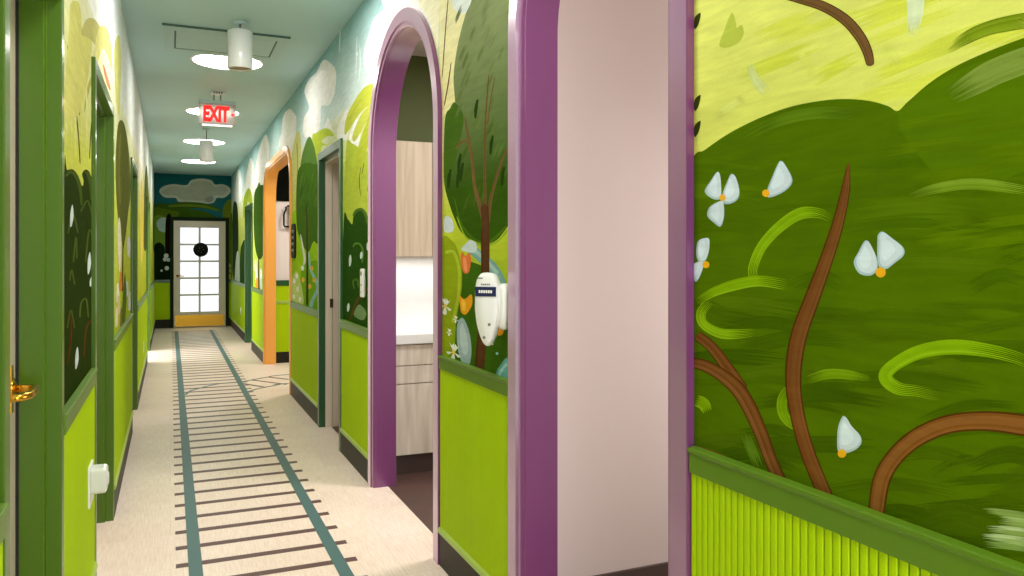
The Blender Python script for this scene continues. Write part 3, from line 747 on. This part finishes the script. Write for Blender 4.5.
# nearest left door with brass lever
a, b, top = inner(OPL[0])
d2, x = leaf(OPL[0], -1, XL, .088, 'doorbeige', 'cream door in the nearest left frame, seen edge on, with a brass lever')
org = tuple(d2.location)
MB().box(-.3685, -.3615, b-.02, b-.0142, 0, top-.02).build('gasket', 'gasket', d2, org)
xf = x[1]; yl = b-.085; zl = 1.012
ros = MB(); ros.lathe([(.0, .0005), (.026, .0005), (.028, .003), (.027, .008), (.016, .011), (.0, .012)], (xf, yl, zl), 'x', 28)
ros.box(xf, xf+.004, yl-.014, yl+.014, zl-.06, zl+.06)
rs = ros.build('lever_rosette', 'brass', d2, org); rs['label'] = 'brass lever plate'
lv = MB(); lv.tube([(xf+.008, yl, zl), (xf+.035, yl, zl), (xf+.05, yl-.004, zl), (xf+.056, yl-.018, zl), (xf+.056, yl-.06, zl-.002), (xf+.052, yl-.1, zl-.004), (xf+.04, yl-.122, zl-.004), (xf+.016, yl-.13, zl-.004)], [.011, .010, .0105, .011, .0105, .010, .0095, .009])
lv.build('door_lever', 'brass', rs, org)
leaf(OPL[1], -1, XL, .075, 'doorbeige', 'cream door recessed in the second left frame')
leaf(OPL[2], -1, XL, .075, 'doorbeige', 'cream door recessed in the third left frame')
leaf(OPR[4], 1, XR, .08, 'doorbeige', 'cream door recessed in the far green frame on the right')
# far glazed door
DX0, DX1, DT, DY = .058, .982, 2.035, YE-.03
DR = thing('door_1', 'far cream glazed door with ten white panes and a brass kick plate', 'door', ((DX0+DX1)/2, DY, 0), kind='structure'); org = tuple(DR.location)
px0, px1, pz0, pz1 = .175, .855, .30, 1.905
leafm = MB()
leafm.box(DX0, px0, DY-.02, DY+.024, .01, DT); leafm.box(px1, DX1, DY-.02, DY+.024, .01, DT)
leafm.box(px0, px1, DY-.02, DY+.024, .01, pz0); leafm.box(px0, px1, DY-.02, DY+.024, pz1, DT)
leafm.build('door_leaf', 'doorbeige', DR, org, .003)
mu = MB(); cx = (px0+px1)/2; mu.box(cx-.02, cx+.02, DY-.017, DY+.02, pz0, pz1)
rh = (pz1-pz0)/5
for k in range(1, 5): mu.box(px0, px1, DY-.016, DY+.019, pz0+k*rh-.018, pz0+k*rh+.018)
mu.build('muntin_grid', 'doorbeige', DR, org)
for c_ in range(2):
    for k in range(5):
        xa, xb = (px0, cx-.014) if c_ == 0 else (cx+.014, px1)
        MB().box(xa, xb, DY-.004, DY+.004, pz0+k*rh+(.013 if k else 0), pz0+(k+1)*rh-(.013 if k < 4 else 0)).build('glass_pane', 'pane', DR, org)
MB().box(DX0+.02, DX1-.02, DY-.0225, DY-.02, .022, .235).build('kick_plate', 'brass', DR, org)
hb = MB(); hb.lathe([(0, 0), (.028, 0), (.028, -.008), (.012, -.012), (.012, -.05), (0, -.05)], (DX0+.07, DY-.02, .985), 'y', 20)
hb.tube([(DX0+.07, DY-.062, .985), (DX0+.1, DY-.064, .985), (DX0+.19, DY-.06, .983)], [.012, .011, .009]); hb.build('door_lever', 'brass', DR, org)
fm = MB()
for x0_, x1_ in ((-.005, DX0-.004), (DX1+.004, 1.046)): fm.box(x0_, x1_, YE-.05, YE-.001, 0, DT+.07)
fm.box(DX0-.004, DX1+.004, YE-.05, YE-.001, DT+.006, DT+.07)
trim(fm, 'edark', 'green frame coloured darker for the dim end, around the far glazed door', .003, cat='door frame')
dk = thing('door_disc', 'round black disc hung on the glazing of the far door', 'sign', (.535, DY-.022, 1.485))
MB().lathe([(0, 0), (.128, 0), (.136, -.006), (.132, -.016), (.09, -.02), (0, -.021)], (0, 0, 0), 'y', 40).build('disc', 'black', dk)
for dx_, dz_ in ((.03, .05), (-.02, .03), (.05, 0), (-.04, -.03), (.01, -.05)): MB().lathe([(0, -.0235), (.006, -.0225), (.007, -.0195)], (dx_, 0, dz_), 'y', 10).build('stud', 'grey', dk)

# ------------------------------------------------------------------ rooms behind the openings
def room(nm, x0, x1, y0, y1, h, wm, fl, lab, low=None, topm=None):
    struct(MB().box(x0, x1, y0, y1, -.1, -.001 if fl == 'dfloor' else -.0005).build('floor', fl), 'floor of the '+lab, 'floor')
    struct(MB().box(x0, x1+.1, y0-.05, y1+.05, h, h+.06).build('ceiling', 'beige'), 'ceiling of the '+lab, 'ceiling')
    struct(MB().box(x1, x1+.1, y0-.05, y1+.05, 0, h).build('wall_back', wm), 'back wall of the '+lab, 'wall')
XI = 1.215
# bare beige room
room('a', 1.17, 3.0, 1.25, 2.68, 2.75, 'beige', 'dfloor', 'bare beige room')
struct(MB().box(XI, 3.0, 2.68, 2.78, 0, 2.75).build('wall_partition', ['beige']), 'plain beige wall seen through the nearest purple arch', 'wall')
struct(MB().box(XI, 3.0, 1.15, 1.25, 0, 2.75).build('wall_partition', ['beige']), 'near side wall of the bare beige room', 'wall')
struct(MB().box(XI, 3.0, 2.668, 2.68, 0, .1).build('baseboard_partition', 'toe', bevel=.002), 'dark brown baseboard along the beige wall', 'baseboard')
# kitchen nook
room('b', 1.17, 3.0, 2.78, 5.30, 2.75, 'roomgreen', 'dfloor', 'kitchen nook')
struct(MB().box(XI, 3.0, 5.28, 5.36, 0, 2.75).build('wall_partition', 'roomgreen'), 'olive green wall above the kitchen cabinets', 'wall')
struct(MB().box(XI, 3.0, 5.265, 5.28, .87, 1.345).build('trim_backsplash', 'quartz'), 'white speckled backsplash behind the counter', 'backsplash')
# dim room behind the green door, its darkness put into near-black walls
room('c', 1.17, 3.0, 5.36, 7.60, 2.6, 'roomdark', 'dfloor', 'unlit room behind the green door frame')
struct(MB().box(XI, 3.0, 7.6, 7.68, 0, 2.75).build('wall_partition', 'roomdark'), 'far wall of the unlit room, its darkness put into the colour', 'wall')
# orange room
room('d', 1.17, 3.4, 7.68, 10.36, 2.9, 'pinkwall', 'floor', 'room behind the orange opening')
struct(MB().box(XI, 3.5, 10.30, 10.40, 0, 2.9).build('wall_partition', 'pinkwall'), 'pale pink wall seen through the orange opening', 'wall')
trim(MB().box(XI, 3.4, 10.285, 10.30, 2.055, 2.9), 'roomdark', 'black upper band on the pale wall inside the orange opening', cat='wall band')
trim(MB().box(XI, 3.4, 10.286, 10.30, .14, 1.0), 'lime', 'green lower wall panel inside the orange opening', cat='wainscot')
trim(MB().box(XI, 3.4, 10.275, 10.30, .98, 1.05), 'dframe', 'dark green rail inside the orange opening', .002, cat='chair rail')
trim(MB().box(XI, 3.4, 10.276, 10.30, .755, .79), 'cap', 'pale strip across the panel inside the orange opening', .002, cat='chair rail')
struct(MB().box(XI, 3.4, 10.284, 10.30, 0, .14).build('baseboard_room', 'base'), 'dark baseboard inside the orange opening', 'baseboard')
# side room on the left that throws daylight over the floor
struct(MB().box(-2.0, -.40, 10.9, 12.5, -.1, -.0005).build('floor', 'floor'), 'floor of the bright side room on the left', 'floor')
struct(MB().box(-2.1, -2.0, 10.8, 12.6, 0, 2.7).build('wall_side', 'pinkwall'), 'back wall of the bright side room on the left', 'wall')
struct(MB().box(-2.1, -.40, 10.8, 12.6, 2.6, 2.7).build('ceiling', 'pinkwall'), 'ceiling of the bright side room on the left', 'ceiling')

# kitchen cabinets
KY = 4.67; KZ = .81
bc = thing('base_cabinet', 'pale ash base cabinet with two drawers over a door, under the white counter', 'cabinet', (1.58, 4.95, 0)); org = tuple(bc.location)
MB().box(1.22, 1.94, KY+.02, 5.26, .125, KZ).build('cabinet_body', 'ash', bc, org)
MB().box(1.22, 1.94, KY+.05, 5.26, 0, .125).build('toe_kick', 'toe', bc, org)
MB().box(1.225, 1.935, KY, KY+.019, .679, KZ-.006).build('drawer', 'ash', bc, org, .0015)
MB().box(1.225, 1.935, KY, KY+.019, .567, .673).build('drawer', 'ash', bc, org, .0015)
MB().box(1.225, 1.935, KY, KY+.019, .128, .561).build('cabinet_door', 'ash', bc, org, .0015)
b2 = thing('base_cabinet', 'second pale ash base cabinet further right along the kitchen nook', 'cabinet', (2.3, 4.95, 0)); org = tuple(b2.location)
MB().box(1.945, 2.62, KY+.02, 5.26, .125, KZ).build('cabinet_body', 'ash', b2, org); MB().box(1.945, 2.62, KY+.05, 5.26, 0, .125).build('toe_kick', 'toe', b2, org)
MB().box(1.95, 2.615, KY, KY+.019, .128, KZ-.006).build('cabinet_door', 'ash', b2, org, .0015)
ct = MB().box(1.218, 2.64, KY-.02, 5.264, KZ, .87).build('countertop', 'quartz', None, (1.9, 4.95, KZ), .004); tag(ct, 'white quartz countertop over the kitchen base cabinets', 'countertop')
uc = thing('wall_cabinet', 'pale wood upper cabinet hung above the white backsplash', 'cabinet', (1.6, 5.1, 1.345)); org = tuple(uc.location)
MB().box(1.22, 1.94, 4.95, 5.279, 1.345, 2.10).build('cabinet_body', 'wood', uc, org)
MB().box(1.223, 1.58, 4.931, 4.949, 1.348, 2.097).build('cabinet_door', 'wood', uc, org, .0015)
MB().box(1.584, 1.937, 4.931, 4.949, 1.348, 2.097).build('cabinet_door', 'wood', uc, org, .0015)
# coat hook in the orange room
hk = thing('wall_hook', 'black loop hook on the pale wall inside the orange opening', 'hook', (1.35, 10.298, 1.85))
hm = MB()
px_, pz_ = 1.40, 1.72
pts = [(.05, -.03, -.12), (-.018, -.04, -.12), (-.03, -.04, -.10), (-.03, -.04, .03), (-.018, -.04, .07), (-.004, -.04, .09), (-.004, -.04, .13), (.02, -.03, .145), (.05, -.02, .145)]
hm.tube(pts, .012, 10); hm.build('hook_loop', 'black', hk)
MB().box(.042, .062, -.04, .0, -.15, .17).build('mounting_bar', 'black', hk, bevel=.003)

# ------------------------------------------------------------------ railway track inlay on the floor
TZ = .0012
def ribbon(mb, pts, w, z=TZ):
    vs = []
    for i, p in enumerate(pts):
        a, b = pts[max(i-1, 0)], pts[min(i+1, len(pts)-1)]; l = math.hypot(b[0]-a[0], b[1]-a[1])
        nx, ny = -(b[1]-a[1])/l*w/2, (b[0]-a[0])/l*w/2
        vs += [(p[0]+nx, p[1]+ny, z), (p[0]-nx, p[1]-ny, z), (p[0]+nx, p[1]+ny, 0.0001), (p[0]-nx, p[1]-ny, 0.0001)]
    fs = []
    for i in range(len(pts)-1):
        o = i*4; fs += [(o, o+1, o+5, o+4), (o, o+4, o+6, o+2), (o+1, o+3, o+7, o+5)]
    fs += [(0, 2, 3, 1), tuple(len(vs)-4+k for k in (0, 1, 3, 2))]
    mb.add(vs, fs)
tk = thing('floor_track', 'flat railway track inlay running down the middle of the corridor floor', 'floor inlay', (.39, 8, 0)); org = tuple(tk.location)
for X in (.10, .683):
    o = MB(); ribbon(o, [(X, .9), (X, 15.45)], .056, TZ+.0006); o.build('rail', 'rail_tape', tk, org)
k = -10
while True:
    yy = 3.702+k*.2247
    if yy > 15.4: break
    if yy > .95:
        o = MB(); ribbon(o, [(.022, yy), (.762, yy)], .047); o.build('tie', 'tie', tk, org)
    k += 1
def fl(px, py):
    z = F*CAM_H/(py-257); X = (px-170.3)*z/854.4; return (X, (z-.4*X)/.9165)
g = crop(160, 320, 7.2)
bt = thing('branch_track', 'thin curved branch track turning off through the orange opening', 'floor inlay', (.9, 9, 0)); org = tuple(bt.location)
c1 = [fl(*p) for p in g([(182, 538), (225, 510), (300, 488), (370, 470), (450, 457), (530, 450), (590, 445), (660, 432), (780, 411), (910, 394)])]
c1.append((2.6, c1[-1][1]+(2.6-c1[-1][0])*.12))
c2 = [fl(*p) for p in g([(632, 518), (680, 502), (740, 488), (800, 477), (860, 465), (910, 458)])]
c2.append((2.6, c2[-1][1]+(2.6-c2[-1][0])*.16))
for c_ in (c1, c2):
    o = MB(); ribbon(o, smooth_line(c_, False, 5), .026, TZ+.0012); o.build('rail', 'rail_tape', bt, org)
for p in ([(596, 458), (765, 486)], [(660, 432), (910, 464)], [(775, 410), (925, 428)]):
    o = MB(); ribbon(o, [fl(*q) for q in g(p)], .035, TZ+.0004); o.build('tie', 'tie', bt, org)

# ------------------------------------------------------------------ ceiling fittings
LX = .425
proto = None
for i, (yy, lab) in enumerate(((6.71, 'round glowing ceiling disc nearest the camera, behind the large white cylinder'), (9.1, 'round glowing ceiling disc behind the red exit sign'),
                               (11.5, 'third round glowing ceiling disc, just above the small white cylinder'), (13.9, 'farthest round glowing ceiling disc, beyond the small white cylinder'))):
    if proto is None:
        r = thing('ceiling_light', lab, 'ceiling light', (LX, yy, HC), 'round ceiling lights')
        MB().lathe([(.265, 0), (.285, 0), (.285, -.006), (.268, -.012), (.262, -.008)], (0, 0, 0), 'z', 48).build('trim_ring', 'metalwhite', r)
        MB().lathe([(0, -.008), (.15, -.0085), (.264, -.008), (.264, -.001)], (0, 0, 0), 'z', 48).build('diffuser', 'lamp', r)
        proto = r
    else:
        r = copy_tree(proto); r.location = (LX, yy, HC); r['label'] = lab
def pendant(loc, stem, lab, proto=None):
    r = thing('pendant_cylinder', lab, 'pendant light', loc, 'white ceiling cylinders')
    MB().lathe([(0, 0), (.045, 0), (.045, -.008), (.02, -.014), (0, -.014)], (0, 0, 0), 'z', 28).build('canopy', 'panel', r)
    MB().tube([(0, 0, -.01), (0, 0, -stem-.005)], .006).build('stem', 'grey', r)
    h = .255
    MB().lathe([(0, -stem), (.076, -stem), (.081, -stem-.005), (.081, -stem-h+.004), (.079, -stem-h), (.073, -stem-h), (.072, -stem-h+.012)], (0, 0, 0), 'z', 44).build('cylinder_shade', 'metalwhite', r)
    MB().lathe([(0, -stem-h+.014), (.0725, -stem-h+.014), (.0725, -stem-h+.012), (0, -stem-h+.008)], (0, 0, 0), 'z', 36).build('bottom_lens', 'tan', r)
    return r
pendant((.43, 5.56, HC), .062, 'large white ceiling cylinder nearest the camera, hung by the access hatch')
pendant((.408, 10.35, HC), .15, 'small white ceiling cylinder hung beyond the exit sign')
# hatch
ht = thing('access_hatch', 'rectangular access hatch set in the ceiling behind the nearest white cylinder', 'access hatch', (.37, 6.15, HC)); org = tuple(ht.location)
a0, a1, b0, b1 = -.045, .785, 5.80, 6.50; i0, i1, j0, j1 = .03, .712, 5.90, 6.40
fr = MB(); Z0, Z1 = HC-.014, HC
fr.box(a0, i0-.004, b0, b1, Z0, Z1); fr.box(i1+.004, a1, b0, b1, Z0, Z1); fr.box(i0-.004, i1+.004, b0, j0-.004, Z0, Z1); fr.box(i0-.004, i1+.004, j1+.004, b1, Z0, Z1)
fr.build('hatch_frame', 'panel', ht, org)
MB().box(i0+.008, i1-.008, j0+.008, j1-.014, HC-.0125, HC).build('hatch_door', 'panel', ht, org, .001)
gp = MB(); gp.box(i0-.004, i1+.004, j0-.004, j1+.004, HC-.011, HC-.0005); gp.box(a0-.006, a1+.006, b0-.016, b0, HC-.012, HC-.0005); gp.build('gap_shade', 'gap', ht, org)  # dark strips colour in the shade of the hatch gaps and near edge
# exit sign
EX, EY, EZ = .412, 8.0, HC
ex = thing('exit_sign', 'red EXIT sign on a clear panel hung from the ceiling', 'exit sign', (EX, EY, EZ))
MB().box(-.06, .07, -.045, .045, -.028, 0).build('canopy', 'metalwhite', ex, bevel=.004)
vt = MB()
for q in range(4): vt.box(-.035+q*.022, -.022+q*.022, -.0465, -.045, -.022, -.008)
vt.build('canopy_slot', 'black', ex)
MB().box(-.165, .165, -.012, .012, -.112, -.085).build('hanger_bar', 'panel', ex, bevel=.002)
for q in (-.03, .03): MB().tube([(q, 0, -.02), (q, 0, -.09)], .007).build('hanger_rod', 'grey', ex)
ap = MB().box(-.165, .165, -.005, .005, -.315, -.112).build('acrylic_panel', 'acrylic', ex, bevel=.001)
MB().box(-.135, .135, -.008, .008, -.327, -.315).build('edge_strip', 'edge', ex)
cu = bpy.data.curves.new('exit_text', 'FONT'); cu.body = 'EXIT'; cu.size = .2; cu.extrude = .002; cu.offset = .010; cu.align_x = 'CENTER'; cu.align_y = 'CENTER'; cu.space_character = .98
to = bpy.data.objects.new('tmp', cu); C.objects.link(to); bpy.context.view_layer.update()
me = bpy.data.meshes.new_from_object(to.evaluated_get(bpy.context.evaluated_depsgraph_get()))
bpy.data.objects.remove(to)
me.materials.clear(); me.materials.append(M['exit'])
xs = [v.co.x for v in me.vertices]; ys = [v.co.y for v in me.vertices]; w0 = max(xs)-min(xs); h0 = max(ys)-min(ys)
for v in me.vertices:
    x_, y_, z_ = v.co; v.co = ((x_-(max(xs)+min(xs))/2)*.232/w0-.008, -.0075-z_, (y_-(max(ys)+min(ys))/2)*.152/h0-.212)
lt = bpy.data.objects.new('exit_letters', me); C.objects.link(lt); lt.parent = ap
MB().prism([(.122, -.212), (.142, -.192), (.142, -.204), (.155, -.204), (.155, -.22), (.142, -.22), (.142, -.232)], 'y', -.0085, -.005).build('chevron', 'exit', ap)
# small ceiling sensor beyond the sign
cs = thing('ceiling_sensor', 'small slotted ceiling box between the exit sign and the small white cylinder', 'sensor', (.40, 9.78, HC))
MB().box(-.075, .075, -.05, .05, -.022, 0).build('housing', 'metalwhite', cs, bevel=.004)
vt = MB()
for q in range(4): vt.box(-.05+q*.028, -.034+q*.028, -.0515, -.05, -.018, -.006)
vt.build('slot', 'black', cs)

# ------------------------------------------------------------------ things on the walls
def outline(n, w, h, taper):
    pts = []
    for i in range(n):
        a = 2*math.pi*i/n; c, s_ = math.cos(a), math.sin(a)
        e = .55
        x_ = math.copysign(abs(c)**e, c)*w; z_ = math.copysign(abs(s_)**e, s_)*h
        k = 1-taper*max(0, -z_/h)**1.6
        pts.append((x_*k, z_))
    return pts
def pillow(mb, pl, xs, scales):
    n = len(pl); vs = []
    for x_, sc in zip(xs, scales): vs += [(x_, p*sc, q*sc) for p, q in pl]
    fs = [(k*n+i, k*n+(i+1) % n, (k+1)*n+(i+1) % n, (k+1)*n+i) for k in range(len(xs)-1) for i in range(n)]
    fs += [tuple(range(n)), tuple((len(xs)-1)*n+i for i in range(n))]
    mb.add(vs, fs, 0, True)
yc, zc = unproj(XR-.04, 486, 305)
hd = thing('wall_handset', 'white tapered handset with a navy display on the wall between the purple arches', 'handset', (XR, yc, zc))
cr_ = MB(); pillow(cr_, outline(32, .032, .082, .3), [-.0, -.018, -.030, -.035], [1, 1, .93, .82])
o = cr_.build('cradle', 'white', hd); o.location = (0, -.105, .0)
bd = MB(); pillow(bd, outline(40, .047, .130, .6), [.020, .014, -.008, -.020, -.025], [.88, .97, 1, .96, .88])
hb_ = bd.build('handset_body', 'white', hd); hb_.location = (-.058, -.072, -.010); hb_.rotation_euler = (0, 0, math.radians(43))
MB().box(-.0285, -.022, -.040, .040, .046, .080).build('display', 'navy', hb_, bevel=.001)
tx = MB()
for q in range(6): tx.box(-.0292, -.0284, -.026+q*.009, -.0195+q*.009, .058, .068)
tx.build('display_text', 'white', hb_)
tx = MB()
for q in range(5): tx.box(-.0258, -.024, -.016+q*.0072, -.0108+q*.0072, .085, .091)
tx.build('printed_mark', 'grey', hb_)
MB().box(-.0262, -.024, .012, .032, .108, .112).build('sensor_slot', 'grey', hb_)
for (yy, zz) in ((-.014, -.052), (.006, -.098)): MB().lathe([(0, -.028), (.005, -.0275), (.0055, -.022)], (0, yy, zz), 'x', 14).build('button', 'grey', hb_)
# switch remote
yc, zc = unproj(XR-.01, 363, 283)
sw = thing('wall_control', 'slim white wall control beside the purple arch on the dark bush mural', 'switch', (XR, yc, zc))
MB().box(-.022, -.001, -.036, .036, -.088, .088).build('control_body', 'white', sw, bevel=.008, seg=3)
for yy, zz, w_, h_ in ((-.012, .058, .005, .012), (.0, .058, .004, .012), (.012, .058, .004, .012), (-.004, -.012, .012, .006), (.0, -.055, .008, .004)):
    MB().box(-.0232, -.0215, yy-w_, yy+w_, zz-h_, zz+h_).build('control_button', 'grey', sw)
# dark plaque
yc, zc = unproj(XR-.008, 293.6, 241)
pq = thing('room_plaque', 'narrow black rounded plaque with raised marks beside the orange opening', 'sign', (XR, yc, zc))
pm = MB(); pm.prism([(.12*math.copysign(abs(math.cos(a))**.35, math.cos(a)), .165*math.copysign(abs(math.sin(a))**.35, math.sin(a))) for a in [2*math.pi*i/40 for i in range(40)]], 'x', -.016, -.001)
pm.build('plaque_plate', 'black', pq, bevel=.003)
for zz in (.09, .03, -.03, -.09):
    t_ = MB()
    for q in range(3): t_.lathe([(0, -.0215), (.014, -.0195), (.016, -.015)], (0, -.05+q*.05, zz), 'x', 10)
    t_.build('raised_mark', 'grey', pq)
# white door holder on the left wall
yc, zc = 3.2, .54
dh = thing('door_holder', 'white box shaped door holder jutting from the lime panel on the left wall', 'door holder', (XL+.009, yc, zc))
MB().box(.0, .010, -.055, .085, -.09, .055).build('back_plate', 'white', dh, bevel=.002)
bm_ = MB(); bm_.box(.006, .062, -.04, .05, -.045, .045); bm_.build('holder_body', 'metalwhite', dh, bevel=.012, seg=3)
MB().lathe([(0, .066), (.02, .066), (.026, .062), (.026, .058)], (0, .005, 0), 'x', 24).build('contact_disc', 'brass', dh).data.materials[0] = M['metalwhite']
# outlets
def outlet(X, s, px, py, lab):
    yc, zc = unproj(X, px, py)
    r = thing('wall_outlet', lab, 'outlet', (X, yc, zc), 'wall outlets')
    xa = sorted((0, -s*.006)); MB().box(xa[0], xa[1], -.036, .036, -.058, .058).build('outlet_plate', 'white', r, bevel=.002)
    for q in (-.022, .022):
        xb = sorted((-s*.006, -s*.0085)); MB().box(xb[0], xb[1], -.016, .016, q-.014, q+.014).build('socket_face', 'white', r, bevel=.001)
outlet(XR-.013, 1, 241, 311, 'white wall outlet on the far right lime panel beyond the green door')
outlet(XL+.013, -1, 143.3, 347, 'white wall outlet on the far left lime panel')

# ------------------------------------------------------------------ light
def area(nm, loc, rot, sx, sy, e, col=(1, 1, 1)):
    l = bpy.data.lights.new(nm, 'AREA'); l.shape = 'RECTANGLE'; l.size = sx; l.size_y = sy; l.energy = e; l.color = col
    o = bpy.data.objects.new(nm, l); C.objects.link(o); o.location = loc; o.rotation_euler = rot; return o
for i, yy in enumerate((-.45, 1.92, 4.32)):      # the same ceiling discs, above the frame
    a_ = area('disc_lamp', (LX, yy, HC-.02), (0, 0, 0), .52, .52, (12, 14, 18)[i], (1, .98, .94)); a_.data.shape = 'DISK'
area('nook_fill', (2.1, 3.7, 2.7), (0, 0, 0), .5, .5, 34, (1, .97, .94))  # unseen light added to brighten the kitchen nook
area('under_cabinet_lamp', (1.62, 5.1, 1.335), (0, 0, 0), .6, .06, 1.2, (1, .98, .96))
area('beige_wall_fill', (2.95, 1.8, 1.25), (0, math.radians(90), 0), 1.3, .9, 14, (1, .97, .96))  # added fill light, no window here; brightens the beige wall from the right
area('exit_glow', (EX, EY, HC-.1), (math.radians(180), 0, 0), .2, .02, .5, (1, .08, .06))
area('orange_room_fill', (2.3, 9.2, 2.85), (0, 0, 0), .6, .6, 30, (1, .96, .93))  # out of view, added to light the room behind the orange opening
area('side_room_window', (-1.9, 11.7, 1.9), (0, math.radians(-62), 0), 1.2, 1.2, 60, (.95, .98, 1))
w = bpy.data.worlds.new('world'); bpy.context.scene.world = w; w.use_nodes = True
bg = w.node_tree.nodes['Background']; bg.inputs[0].default_value = (1, .985, .96, 1); bg.inputs[1].default_value = 2.8

# ------------------------------------------------------------------ camera
cam = bpy.data.cameras.new('camera'); co = bpy.data.objects.new('camera', cam); C.objects.link(co)
cam.sensor_width = 36; cam.lens = F/1024*36; cam.shift_y = -31/1024; cam.clip_start = .02
co.location = (0, 0, CAM_H); co.rotation_euler = (math.radians(90), 0, -math.atan2(341.7, F))
sc = bpy.context.scene; sc.camera = co
vs_ = sc.view_settings; vs_.view_transform = 'Standard'; vs_.look = 'None'; vs_.exposure = .5; vs_.gamma = 1; vs_.use_curve_mapping = False
